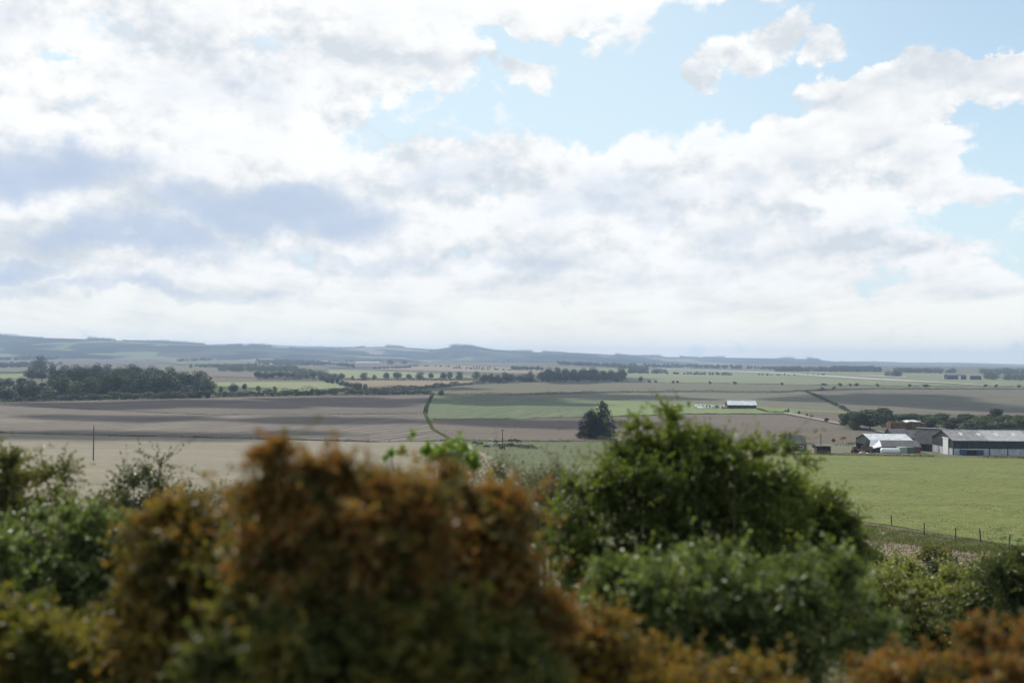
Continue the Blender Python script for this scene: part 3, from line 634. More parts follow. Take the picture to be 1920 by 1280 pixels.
def crown_points(spheres, n, shell=.55):
    C = np.array([s[:3] for s in spheres], float); Rr = np.array([s[3:6] for s in spheres], float)
    wg = (Rr[:, 0] * Rr[:, 2]); wg = wg / wg.sum()
    k = rng.choice(len(C), n, p=wg); u = sphere_dirs(n)
    r = rng.uniform(shell ** 3, 1.12, (n, 1)) ** (1 / 3.)
    return C[k] + u * r * Rr[k], u
def clump_mesh(name, P, u, size, flat=.7):
    n = len(P); nm = unit(u * flat + rng.normal(size=(n, 3)) * .55 + np.array([0, 0, .25]))
    d = unit(np.cross(nm, rng.normal(size=(n, 3)))); L = size * rng.uniform(.6, 1.5, n)
    return leaf_mesh(name, P - d * L[:, None] * .5, d, nm, L, L * .8, .12)
def make_tree(name, label, cat, H, Wd, n, size, mat, skirt=.12, lumps=14, top=1.0, group=None):
    t = empty(name, (0, 0, 0), 0, label, cat, group)
    sp = []
    for i in range(lumps):
        h = rng.uniform(skirt + .16, .84) if i else .84
        env = math.sin(math.pi * min(max((h - skirt) / (1.06 - skirt), 0), 1)) ** .6
        a = rng.uniform(0, 2 * math.pi); rr = rng.uniform(.3, .62) * Wd * .5 * env * (0.15 if i == 0 else 1)
        s = rng.uniform(.24, .36) * Wd * (.7 + .5 * env) * .8
        sp.append((math.cos(a) * rr, math.sin(a) * rr, h * H, s, s, min(s * .85, H * .2)))
    P, u = crown_points(sp, n); P[:, 2] = np.clip(P[:, 2], skirt * H * .6, H * 1.0)
    link('crown', clump_mesh('crown', P, u, size), mat, t)
    mb = MB().tube([(0, 0, -.4), (.1, 0, H * .25), (0, .1, H * .55), (.1, 0, H * .8)], [H * .028, H * .02, H * .013, H * .005], 6)
    for q in sp[:5]:
        mb.tube([(0, 0, H * .25), (q[0] * .5, q[1] * .5, H * .25 + (q[2] - H * .25) * .6), q[:3]], [H * .012, H * .008, H * .004], 4)
    mb.build('trunk', bark_d, t)
    return t
PROTO = [make_tree('broadleaf_tree', 'x', 'tree', 18, 14 + 2 * (i % 3), 3000, .8, (TA, TA, TB, TA, TB)[i], skirt=(-.02, .04, .02, .10, -.02)[i], lumps=12 + 2 * i) for i in range(5)]
PUSED = [False] * 5
BUSH = [make_tree('bush', 'x', 'bush', 5, 6.5, 2600, .36, (TB, TA, HG)[i], skirt=-.1, lumps=11) for i in range(3)]
BUSED = [False] * 3
def place(px, base, hpx, wpx, label, group=None, kind=None, bush=False, Y=None, name=None):
    pr, us, H, Wd = (BUSH, BUSED, 5., [6.5] * 3) if bush else (PROTO, PUSED, 18., [14, 16, 18, 14, 16])
    i = int(rng.integers(len(pr))) if kind is None else kind
    p = hit1(px, base) if Y is None else at(px, base, Y)
    if Y is not None: p[2] = gz(p[0], p[1])
    hm_ = hpx / F * p[1]; wm_ = wpx / F * p[1]
    sc = (wm_ / Wd[i], wm_ / Wd[i], hm_ / H); rz = rng.uniform(0, 6.28)
    if not us[i]:
        o = pr[i]; us[i] = True; o.location = p; o.rotation_euler = (0, 0, rz); o.scale = sc; o['label'] = label
        if group: o['group'] = group
        elif 'group' in o: del o['group']
        return o
    o = dup(pr[i], p, rz, sc, label)
    if group: o['group'] = group
    elif 'group' in o: del o['group']
    return o

# the wood on the left
wl = 'dark rounded tree packed among others in the wood on the left'; wg_ = 'trees of the wood on the left'
def row(px0, px1, b0, b1, h, w, stepf, lab, grp, kinds=(0, 1, 2, 3, 4), jit=2.):
    px = px0
    while px < px1:
        t_ = (px - px0) / max(px1 - px0, 1)
        hh = h * rng.uniform(.78, 1.18); ww = w * rng.uniform(.8, 1.25)
        place(px, b0 + (b1 - b0) * t_ + rng.uniform(-jit, jit), hh, ww, lab, grp, kind=int(rng.choice(kinds)))
        px += w * stepf * rng.uniform(.8, 1.2)
for (x0_, x1_, b0_, b1_, h_, w_, st_) in ((-60, 400, 753.5, 746.5, 11, 22, .5), (100, 380, 742, 738, 12, 24, .7), (60, 350, 729, 726, 10, 22, .8), (410, 640, 743, 740.8, 9, 16, .6), (650, 812, 740.8, 739.8, 7, 14, .6)):
    px = x0_
    while px < x1_:
        t_ = (px - x0_) / (x1_ - x0_)
        place(px, b0_ + (b1_ - b0_) * t_ - rng.uniform(0, 1.2), h_ * rng.uniform(.7, 1.3), w_ * rng.uniform(.8, 1.3), 'dark bush in the thick undergrowth along the wood edge and field hedge', 'undergrowth along the wood edge', bush=True, kind=int(rng.choice([1, 2])))
        px += w_ * st_ * rng.uniform(.8, 1.3)
row(-60, 110, 752, 750, 32, 34, .7, wl, wg_, (0, 1, 3))
row(95, 330, 748, 744, 44, 40, .62, wl, wg_, (0, 1, 2, 3))
row(110, 372, 739, 735, 40, 38, .62, wl, wg_)
row(110, 350, 727, 724, 34, 34, .65, wl, wg_)
row(60, 300, 712, 712, 30, 28, .7, wl, wg_, (0, 1, 3))
row(-60, 60, 726, 728, 22, 26, .8, wl, wg_, (0, 1))
place(388, 744, 40, 34, 'broad dark tree standing just right of the wood, above the brown field', kind=0)
place(437, 740, 22, 23, 'round tree in front of the small pale green field', kind=1)
place(459, 731, 13, 11, 'small round tree inside the small pale green field', kind=3)
place(414, 736, 12, 9, 'thin pale young tree beside the small pale green field', kind=4)
place(484, 735, 12, 11, 'small wide-topped tree at the middle of the small pale green field', kind=2)
place(515, 737, 13, 10, 'slim small tree at the right of the small pale green field', kind=4)
place(75, 700, 34, 30, 'tallest dark tree at the far upper left corner of the wood', kind=0)
place(670, 735, 19, 18, 'dark round tree standing in the hedge below the orange field', kind=1)
place(827, 741, 12, 12, 'dark round bush at the corner where brown and green crop fields meet', kind=0)
nth = ['first', 'second', 'third', 'fourth', 'fifth', 'sixth', 'seventh', 'eighth', 'ninth', 'tenth', 'eleventh', 'twelfth', 'thirteenth']
for i, (px, w_, top) in enumerate([(640, 15, 698), (661, 8, 704), (682, 18, 698), (702, 9, 702), (724, 14, 697), (745, 20, 696), (767, 12, 700), (787, 20, 697), (808, 13, 698), (831, 14, 696), (843, 13, 697), (861, 17, 696), (893, 18, 696)]):
    place(px, 712, 712 - top, w_, nth[i] + ' tree from the left in the spaced line behind the orange field', 'trees in line behind the orange field')
row(485, 632, 711, 711, 15, 17, .75, 'low rounded tree in the unbroken row left of the spaced tree line', 'row of trees behind the pale field', (0, 1, 2, 3), 1)
row(908, 1000, 719, 717, 19, 20, .62, 'dark tree in the cluster right of the orange field', 'tree cluster right of the orange field', (0, 1, 3), 1)
row(1017, 1172, 716.5, 716.5, 20, 21, .55, 'dark tree in the rectangular clump on the edge of the airfield', 'tree clump beside the airfield', (0, 1, 3), .6)
row(1030, 1165, 713, 713, 22, 22, .7, 'dark tree in the rectangular clump on the edge of the airfield', 'tree clump beside the airfield', (0, 1), .5)
place(1201, 717, 12, 9, 'single small tree standing right of the rectangular clump', kind=1)
row(605, 690, 716, 733, 12, 12, .7, 'bushy tree in the slanting hedge left of the orange field', 'slanting hedge trees', (0, 1, 2), .6)
place(732, 683, 10, 15, 'left of two round trees alone on the far brown rise', kind=0)
place(758, 683, 8, 13, 'right of two round trees alone on the far brown rise', kind=1)
bl = [(1217, 718, 7), (1229, 718, 5), (1262, 718.5, 5), (1270, 718.5, 5), (1331, 720, 5), (1378, 720.5, 7), (1466, 722, 5), (1545, 723, 12), (1575, 724, 9), (1594, 724, 6), (1606, 724, 9), (1645, 725, 7), (1706, 725, 6), (1737, 725, 16), (1848, 726, 7), (1868, 726, 7), (1911, 727, 7), (1542, 731, 7), (1564, 730, 7)]
for i, (px, py, w_) in enumerate(bl):
    place(px, py, 4.5 + (w_ < 10) * w_ * .15, w_ + 1.5, 'small dark bush dotted along the near edge of the airfield', 'bushes along the airfield edge', kind=2, bush=True)
# belt of bushes behind the farm
bl = [(1583, 797, 20, 22), (1603, 803, 30, 40), (1632, 806, 36, 50), (1658, 800, 33, 30), (1662, 778, 12, 18), (1690, 797, 20, 34), (1712, 796, 20, 30), (1740, 796, 18, 26), (1766, 800, 24, 34), (1788, 806, 22, 34), (1748, 806, 24, 30), (1812, 801, 24, 36), (1838, 803, 22, 34), (1864, 800, 32, 30), (1886, 803, 24, 36), (1910, 806, 26, 36), (1850, 808, 20, 36), (1820, 809, 16, 34), (1885, 810, 18, 36), (1938, 806, 28, 40), (1965, 806, 26, 40), (1730, 806, 18, 30)]
for (px, py, h_, w_) in bl:
    place(px, py, h_ * 1.05, w_ * 1.4, 'green bush in the dense belt growing behind the farm sheds', 'belt of bushes behind the farm', bush=True)
o = place(1606, 806, 32, 30, 'yellow green bush at the left end of the belt behind the farm', bush=True, kind=0)
for i, (px, py, h_, w_) in enumerate([(1473, 773, 5, 5), (1478, 774, 8, 5), (1498, 777, 7, 5), (1513, 781, 6, 4), (1523, 783, 4, 5), (1550, 791, 8, 9)]):
    place(px, py, h_, w_, nth[i] + ' small dark bush down the right side of the farm track', 'bushes beside the farm track', bush=True, kind=1)
place(1470, 826, 14, 22, 'bright green bush beside the brick house', bush=True, kind=0)
place(1526, 840, 7, 9, 'dark bush between brick house and small brown shed', bush=True, kind=1)
place(1686, 829, 9, 16, 'yellow green bush in front of the pale grey shed roof', bush=True, kind=0, Y=398)
place(862, 829, 7, 20, 'low dark bush at the corner of the stubble field and cow pasture', bush=True, kind=2)
place(1266, 765, 4, 10, 'low brown bush left of the heap of white bales', bush=True, kind=2)

def sapling(px, py, hpx, wpx, mat, label):
    p = hit1(px, py); H = hpx / F * p[1]; Wd = wpx / F * p[1]
    t = empty('sapling', p, 0, label, 'tree')
    sp = [(rng.uniform(-.25, .25) * Wd, rng.uniform(-.25, .25) * Wd, H * rng.uniform(.6, .88), Wd * .3, Wd * .3, H * .15) for _ in range(7)]
    P, u = crown_points(sp, 500); link('crown', clump_mesh('crown', P, u, .22), mat, t)
    MB().tube([(0, 0, -.2), (.03, 0, H * .4), (0, 0, H * .8)], [.07, .05, .02], 6).build('trunk', bark, t)
sapling(1580, 834, 17, 13, TO, 'small orange autumn tree standing in front of the brown field')
sapling(1562, 834, 12, 8, TB, 'small thin green tree left of the orange autumn tree')

# dark conifer with two peaks
p = hit1(1120, 822); k = p[1] / F
yew = empty('conifer', p, 0, 'very dark two-peaked conifer left of the hawthorn, above the cow pasture', 'tree')
sp = []
for (cx, h_, wb) in ((11, 67, 31), (-12, 53, 32), (-2, 34, 42)):
    for z_ in np.linspace(4, h_ - 3, 15):
        f_ = (1 - (z_ / h_) ** 2.2) * .9 + .1
        for q in range(4):
            a = rng.uniform(0, 6.28); r_ = wb * f_ * .52 * rng.uniform(.6, 1.15)
            sp.append(((cx + math.cos(a) * r_) * k, math.sin(a) * r_ * k, (z_ + rng.uniform(-2, 3)) * k, (wb * f_ * .32 + 1.5) * k, (wb * f_ * .32 + 1.5) * k, 4.2 * k))
P_, u_ = crown_points(sp, 16000, .4); u_[:, 2] += .5
nm_ = unit(rng.normal(size=(len(P_), 3))); dd = unit(u_ + rng.normal(size=(len(P_), 3)) * .35)
L_ = rng.uniform(.35, 1.0, len(P_))
link('crown', leaf_mesh('crown', P_, dd, nm_, L_, L_ * .35), TY, yew)
MB().tube([(0, 0, -.4), (1., 0, 6), (2.2, 0, 15)], [.5, .35, .06], 8).tube([(0, 0, 1), (-2, 0, 6), (-3.2, 0, 10)], [.35, .22, .05], 8).build('trunk', bark_d, yew)

# ------------------------------------------------------------------ hedges
def hedge(pts, h, wd, size, mat, label, dens=1.0, gap=0., name='hedge', lump=.5):
    pts = np.array(pts, float); n0 = max(2, int(np.abs(np.diff(pts[:, 0])).sum() / 6 + np.abs(np.diff(pts[:, 1])).sum() / 1.5))
    s = np.linspace(0, 1, n0) * (len(pts) - 1)
    px = np.interp(s, np.arange(len(pts)), pts[:, 0]); py = np.interp(s, np.arange(len(pts)), pts[:, 1])
    Q = hit(px, py); seg = np.linalg.norm(np.diff(Q, axis=0), axis=1); cl = np.concatenate([[0], np.cumsum(seg)]); L = cl[-1]
    n = int(min(L * (h + wd) * 1.3 * dens / size ** 2, 60000))
    t = rng.uniform(0, L, n)
    lum = 1 + lump * (.55 * np.sin(t / (h * 1.9)) * np.sin(t / (h * .83) + 1) + .45 * np.sin(t / (h * 4.7) + 2))
    if gap:
        g = np.sin(t / 13.) + np.sin(t / 5.3 + 1) + .8 * np.sin(t / 31. + 2) + rng.normal(size=n) * .2; keep = g > gap
        t = t[keep]; lum = lum[keep]; n = len(t)
    x = np.interp(t, cl, Q[:, 0]); y = np.interp(t, cl, Q[:, 1])
    dxy = np.stack([np.interp(t, cl, np.gradient(Q[:, 0], cl)), np.interp(t, cl, np.gradient(Q[:, 1], cl))], 1); dxy /= np.maximum(np.linalg.norm(dxy, axis=1, keepdims=True), 1e-6)
    a = rng.uniform(0, math.pi, n); r = rng.uniform(.6, 1.05, n) ** .7
    off = np.cos(a) * r * wd * .5; hz_ = np.sin(a) * r * h * lum
    P = np.stack([x - dxy[:, 1] * off, y + dxy[:, 0] * off, hz_], 1); P[:, 2] += terrain(P[:, 0], P[:, 1])
    u = unit(np.stack([-dxy[:, 1] * np.cos(a), dxy[:, 0] * np.cos(a), np.sin(a)], 1))
    c = Q[len(Q) // 2]
    o = link(name, clump_mesh('foliage', P - c, u, size), mat, None, c); tag(o, label, name.replace('_', ' ')); return o
hedge([(-120, 756), (0, 754.5), (150, 751.5), (300, 748)], 4.5, 6, .8, HG, 'dark hedge along the foot of the wood on the left')
hedge([(300, 748), (390, 745.5), (480, 744), (560, 742.5), (650, 741.5), (740, 740.5), (812, 740)], 6.0, 8, .8, HG, 'thick dark hedge between brown field and small pale green field', lump=.7)
hedge([(812, 741), (900, 741), (960, 740.5), (1100, 737.5), (1300, 735), (1440, 736.8), (1508, 733.8)], 2.2, 2.5, .6, HG, 'long thin dark hedge between the two olive fields')
hedge([(1512, 733.8), (1560, 731), (1640, 729.8), (1780, 730), (1920, 730.5), (2150, 732.5)], 2.0, 2.5, .6, HG, 'thin dark hedge along the top of the drilled slope on the right')
hedge([(1510, 734.5), (1528, 742), (1548, 751), (1570, 762), (1593, 773)], 2.2, 2.5, .6, HG, 'slanting dark hedge left of the drilled slope on the right', gap=-1.2)
hedge([(-150, 757), (0, 761.3), (100, 764.5), (200, 769.3), (300, 774), (400, 778), (600, 777.5), (786, 775.7)], .7, .8, .3, HG, 'low dark hedge line across the brown field on the left', dens=.5, gap=-.7)
hedge([(811, 741), (805, 752), (799, 765), (797, 776)], 2.0, 2.6, .6, HG, 'short dark hedge between the brown field and the green crop')
hedge([(797, 777), (803, 789), (812, 806), (848, 826)], .7, 1.8, .3, TUF, 'rough grassy hedge bank running down to the cow pasture', name='grass_bank')
hedge([(-150, 808), (0, 812), (110, 815.3), (250, 818.3), (480, 823.3), (700, 829), (848, 827)], .75, 1.2, .28, HG, 'broken row of dark tufts along the top of the stubble field', gap=-.2)
hedge([(812, 787.4), (960, 785.7), (1100, 783), (1300, 777), (1470, 777)], .9, 1.4, .3, TUF, 'low grassy edge under the green crop field', name='grass_bank', gap=-1.5)
hedge([(480, 712), (640, 712.5), (760, 712.5), (905, 713)], 4.5, 6, 1.3, HG, 'dark hedge at the foot of the spaced tree line')
hedge([(690, 736), (760, 731), (820, 726), (880, 721), (910, 718.5), (1010, 716.5)], 4.0, 6, 1., HG, 'lumpy hedge along the lower edge of the orange field', lump=.8)
hedge([(1010, 717), (1180, 717), (1300, 718), (1510, 722), (1920, 725.3), (2150, 728)], 1.1, 2., .6, HG, 'faint hedge line along the near edge of the airfield', gap=-.4)
hedge([(652, 731), (600, 738), (560, 741)], 3, 6, .9, HG, 'dark hedge closing the right end of the small pale green field')
hedge([(1590, 833.5), (1640, 830), (1660, 814)], .8, 1.5, .3, TUF, 'grassy edge between brown field and farmyard', name='grass_bank')
hedge([(1480, 852), (1600, 853.5), (1700, 855.5), (1800, 858), (1920, 859.5), (2150, 864)], .8, 2.5, .26, TUF, 'rough grass bank between the meadow and the farm sheds', name='grass_bank', gap=-1.3)
hedge([(860, 828), (1100, 829), (1300, 830), (1470, 833)], .8, 1.2, .3, TUF, 'grassy edge along the top of the cow pasture', name='grass_bank', gap=-.8)
hedge([(1470, 774.5), (1440, 773), (1420, 768)], 1.2, 2.5, .35, HG, 'dark scrub beside the open shed at the top of the track')
hedge([(-60, 701), (25, 700), (90, 697)], 3, 4, 1., HG, 'dark hedge behind the small bright green field on the left')
hedge([(930, 838), (960, 836), (1000, 842)], 1.1, 4, .3, HG, 'clump of dark weeds among the grazing cattle', gap=-.5)

# far hill and plain woodland, too dense to count
HILLS = []
def woods():
    PP = []; UU_ = []; SZ = []
    def cl(P, r, n, size):
        u = sphere_dirs(n); PP.append(P[rng.integers(len(P), size=n)] + u * r * rng.uniform(.5, 1, (n, 1)) + np.array([0, 0, 1.]) * r[..., 2:3] * .5 if False else P[rng.integers(len(P), size=n)] + u * r * rng.uniform(.6, 1, (n, 1)))
        UU_.append(u); SZ.append(np.full(n, size))
    # plain woods : (px0, py0, px1, py1, height m, base spread in px rows, trees)
    for (x0, y0, x1, y1, h, sy, k) in [(410, 697, 480, 697, 14, 3, 26), (480, 697.5, 560, 697.5, 15, 3, 34), (355, 690, 480, 688, 9, 2, 22), (480, 684, 600, 686, 11, 7, 70), (560, 682, 665, 690, 10, 4, 40), (545, 702, 610, 707, 12, 3, 24),
                                       (1047, 684, 1150, 689, 12, 2, 50), (1150, 689, 1215, 697, 13, 3, 34), (960, 694, 1020, 695, 10, 3, 20), (1175, 700, 1250, 701, 10, 1.5, 24), (1250, 702, 1375, 704, 6, 1.2, 20),
                                       (1180, 688, 1390, 692, 9, 4, 70), (1400, 692, 1500, 694, 8, 2, 26), (1452, 697, 1650, 697.5, 15, 1.5, 80), (1560, 693, 1650, 695, 12, 2, 30), (1662, 706, 1688, 706, 14, 1, 10), (1677, 699, 1790, 700, 13, 2, 46), (1846, 711, 1872, 712, 14, 1.5, 14), (1840, 702, 2150, 705, 15, 4, 90), (1850, 713, 2150, 718, 15, 2, 60),
                                       (0, 690, 60, 688, 11, 3, 22), (-100, 700, -10, 698, 14, 3, 20), (20, 684, 115, 684, 9, 1.5, 20), (0, 676, 110, 674, 11, 2, 26), (640, 678, 760, 679, 8, 2, 20), (780, 676, 960, 680, 7, 2, 30), (330, 679, 400, 676, 9, 2, 18), (700, 692, 770, 690, 5, .8, 20), (770, 687, 930, 690, 4, .6, 22), (850, 691, 960, 695, 4, .5, 20), (1420, 704, 1560, 704, 4, .8, 10)]:
        k = int(k * 1.9); h = h * 1.05; px = rng.uniform(x0, x1, k); t = (px - x0) / (x1 - x0); py = y0 + (y1 - y0) * t - rng.uniform(0, sy, k)
        Q = hit(px, np.maximum(py, 678.2 + (px - 960) * .0087)); Q = Q[Q[:, 1] < 9000]
        for q in Q:
            hh = h * rng.uniform(.6, 1.2); r_ = np.array([hh * .5, hh * .5, hh * .5]); sz = max(1.0, q[1] / F * .9)
            cl((q + [0, 0, hh * .5])[None], r_, int(min(240, 14 * (hh / sz) ** 2)), sz)
    # crest woods along the hill lines
    for (crest, Yc, cover) in [(crest_left, 6900, .75), (crest_mid, 8600, .6), (crest_hump, 7700, .9), (crest_right, 9200, .35)]:
        c = np.array(crest, float); px = np.arange(max(c[0, 0], -120), min(c[-1, 0], 2050), 1.0)
        g = np.sin(px / 23.) + np.sin(px / 9.7 + 1) * .7 + np.sin(px / 51. + 2) > (1.3 - 2.6 * cover)
        px = px[g] + rng.uniform(-1, 1, g.sum()); py = np.interp(px, c[:, 0], c[:, 1])
        for rowi, dy in enumerate((0.4, 1.6, 3.0)):
            pr = at(px, py, Yc - rowi * 120.) + np.array([0, 0, -dy * 3.2])
            for q in pr:
                hh = rng.uniform(9, 24) * (1 + .5 * math.sin(q[0] / 90.)); cl((q + [0, 0, hh * .25])[None], np.array([hh * .55, hh * .6, hh * .6]), 18, 4.5)
    P = np.concatenate(PP); U = np.concatenate(UU_); Z = np.concatenate(SZ)
    o = link('distant_woodland', clump_mesh('distant_woodland', P, U, Z), TA)
    tag(o, 'far dark woods and tree belts on the plain and blue hills', 'woodland', kind='stuff')
woods()

# ------------------------------------------------------------------ grass on the near banks
def grass(name, label, polys, n, h, mat, w=.012):
    P = []
    for (x0, y0, x1, y1, x2, y2, x3, y3, k) in polys:
        a = rng.uniform(0, 1, (int(n * k), 2)); u, v = a[:, 0], a[:, 1]
        px = (1 - u) * (1 - v) * x0 + u * (1 - v) * x1 + u * v * x2 + (1 - u) * v * x3
        py = (1 - u) * (1 - v) * y0 + u * (1 - v) * y1 + u * v * y2 + (1 - u) * v * y3
        P.append(hit(px, py))
    P = np.concatenate(P); n = len(P)
    cl = (np.sin(P[:, 0] * 1.3) * np.sin(P[:, 1] * .9 + 1) + np.sin(P[:, 0] * .37 + 2) * .8)
    L = h * rng.uniform(.5, 1.3, n) * np.clip(.75 + .35 * cl, .3, 1.6)
    d = unit(rng.normal(size=(n, 3)) * np.array([.6, .6, .1]) + np.array([.1, 0, 1.])); nm = unit(rng.normal(size=(n, 3)) + np.array([0, -1, 0]))
    o = link(name, leaf_mesh(name, P, d, nm, L, np.maximum(w, P[:, 1] * .00045), .05), mat); tag(o, label, 'grass', kind='stuff')
grass('grass', 'tall rough grass along the meadow fence and the near bank',
      [(1630, 985, 1920, 1025, 1940, 1050, 1640, 1015, 1.), (1920, 1025, 2150, 1060, 2150, 1090, 1940, 1050, .5), (1500, 970, 1640, 985, 1640, 1015, 1500, 1000, .4)], 9000, .36, TUF)
grass('dry_grass', 'dry brown grass and stems on the bank below the fence',
      [(1600, 1010, 1920, 1045, 1960, 1130, 1560, 1100, 1.), (400, 930, 1080, 900, 1100, 1010, 380, 1040, 1.2), (1900, 1040, 2150, 1085, 2150, 1150, 1950, 1130, .4)], 6500, .32, DRY)

grass('grass', 'short tufted grass and thistles scattered across the sunlit meadow',
      [(1340, 836, 1920, 866, 1920, 1018, 1340, 955, 1.), (1920, 866, 2150, 870, 2150, 1050, 1920, 1018, .3)], 26000, .17, TUF, .05)
# ------------------------------------------------------------------ fences and poles
WOOD = plain('weathered_post', (.10, .085, .07), .9, .35, 4., streak=3.)
WOODP = plain('pale_post', (.33, .31, .27), .85, .25, 4.)
WIRE = plain('fence_wire', (.16, .16, .16), .5, .1, 4., metal=.6)
def fence(label, px_list, posth, r, mat, wires=2, group=None, rails=False):
    Q = hit([p[0] for p in px_list], [p[1] for p in px_list])
    root = empty('fence', Q[0], 0, label, 'fence', group)
    me = None
    for i, q in enumerate(Q):
        if me is None:
            o = MB().tube([(0, 0, -.25), (0, 0, posth * .97), (0, 0, posth)], [r, r * .93, r * .7], 7).build('post', mat, root); me = o.data
        else:
            o = link('post', me, None, root)
        o.location = Vector(q - Q[0]); o.rotation_euler = (rng.normal() * .03, rng.normal() * .04, rng.uniform(0, 3)); o.scale = (1, 1, rng.uniform(.9, 1.08))
    mb = MB()
    for k in range(wires):
        hgt = posth * (.92 - k * .32)
        mb.tube([tuple(q - Q[0] + np.array([0, -r, hgt])) for q in Q], .028 if rails else .005, 4)
    if wires: mb.build('rail' if rails else 'wire', mat if rails else WIRE, root)
fence('wire fence of dark leaning posts at the near edge of the meadow', [(1540, 968), (1610, 977), (1672, 985.5), (1733, 1002), (1792, 1014), (1839, 1016), (1892, 1033), (1955, 1046), (2030, 1060)], 1.3, .065, WOOD, 3)
fence('line of small posts along the top of the stubble field', [(x, np.interp(x, [-60, 0, 110, 250, 480, 700, 845], [810, 812.5, 815.7, 819, 824, 829.5, 828])) for x in [-30, 22, 86, 115, 205, 250, 340, 365, 415, 470, 520, 567, 610, 650, 690, 730, 770, 810, 845]], 1.25, .09, WOOD, 2)
fence('line of thin posts between brown field and cow pasture', [(x, np.interp(x, [850, 1100, 1300, 1475], [826.5, 828, 829.5, 832.5])) for x in range(855, 1476, 22)], 1.2, .06, WOOD, 2)
fence('pale post and rail fence beside the farm track', [(x, np.interp(x, [1478, 1540, 1600, 1655], [774.5, 787.6, 799.6, 811.5])) for x in range(1480, 1660, 7)], 1.1, .09, WOODP, 2, rails=True)
fence('thin posts on the bank between green crop and cow pasture', [(803, 790), (809, 800), (818, 809), (826, 814), (834, 818.5), (842, 823)], 1.2, .07, WOOD, 2)
fence('dark post fence between the brown shed and the farm machines', [(x, 836.5) for x in range(1566, 1606, 5)], 1.1, .09, WOOD, 2, rails=True)
def pole(px, base, top, label, arm=True, r=.13):
    p = hit1(px, base); h_ = (base - top) / F * p[1]
    root = empty('utility_pole', p, 0, label, 'pole')
    MB().tube([(0, 0, -.5), (0, 0, h_ * .5), (0, 0, h_)], [r * 1.15, r, r * .8], 10).build('shaft', WOOD, root)
    if arm:
        MB().box(-.9, -.18, h_ - .45, .9, -.08, h_ - .30).build('crossarm', WOOD, root)
        mb = MB()
        for x_ in (-.8, 0, .8): mb.tube([(x_, -.13, h_ - .30), (x_, -.13, h_ - .1)], [.05, .035], 6)
        mb.build('insulators', plain('porcelain', (.5, .5, .48), .3, .05), root)
    else:
        MB().tube([(0, -.1, h_ - .5), (0, -.25, h_ - .15)], [.04, .05], 6).build('insulator', plain('porcelain_b', (.35, .33, .3), .3, .05), root)
pole(175, 862.5, 798, 'tall thin wooden pole standing alone in the stubble field on the left', False, .15)
pole(942, 843, 804.5, 'wooden pole with a crossarm among the grazing cattle', True, .15)
pole(1539, 835, 811, 'short wooden pole beside the small brown shed', False, .15)

# ------------------------------------------------------------------ farm buildings
CLAD = plain('dark_cladding', (.030, .034, .036), .7, .3, .8, streak=1.5, corr=.4)
PANEL = plain('concrete_panel', (.42, .43, .46), .8, .18, .6, streak=1.)
POST = plain('rusty_post', (.12, .06, .045), .8, .3, 2.)
ROOF_A = plain('fibre_cement_roof', (.20, .20, .205), .55, .22, .5, streak=.8, corr=.5)
ROOF_B = plain('newer_roof_sheet', (.32, .325, .335), .5, .15, .5, streak=.8, corr=.5)
ROOF_P = plain('galvanised_roof', (.50, .53, .57), .38, .18, .5, metal=.35, streak=.7, corr=.4)
ROOF_D = plain('dark_roof', (.055, .052, .052), .7, .3, .7, streak=1., corr=.4)
ROOF_G = plain('grey_slate_roof', (.085, .085, .095), .7, .25, .8, streak=1.)
WHITE = plain('white_paint', (.74, .75, .76), .5, .06, 1.)
LIGHTP = plain('rooflight_plastic', (.58, .56, .48), .35, .12, 1.)
DARK = plain('dark_interior', (.014, .014, .014), .9, .2, 1.)
BRICK = plain('brick_wall', (.16, .085, .065), .9, .3, 2.)
STRAWM = plain('straw', (.13, .085, .045), .95, .45, 2.2, streak=2.)
BLUE = plain('blue_paint', (.03, .07, .17), .45, .2, 1., streak=1.)
GREENP = plain('pale_green_paint', (.30, .38, .29), .5, .12, 1., corr=.3)
GREEND = plain('dark_green_paint', (.09, .13, .10), .5, .15, 1., corr=.3)
PLASTIC = plain('white_wrap', (.70, .72, .74), .28, .08, 2., spec=.6)
CREAM = plain('cream_rim', (.62, .56, .42), .6, .1, 1.)
RUST = plain('rusty_machine', (.13, .065, .045), .7, .4, 3.)
TYRE = plain('tyre_rubber', (.02, .02, .02), .85, .1)

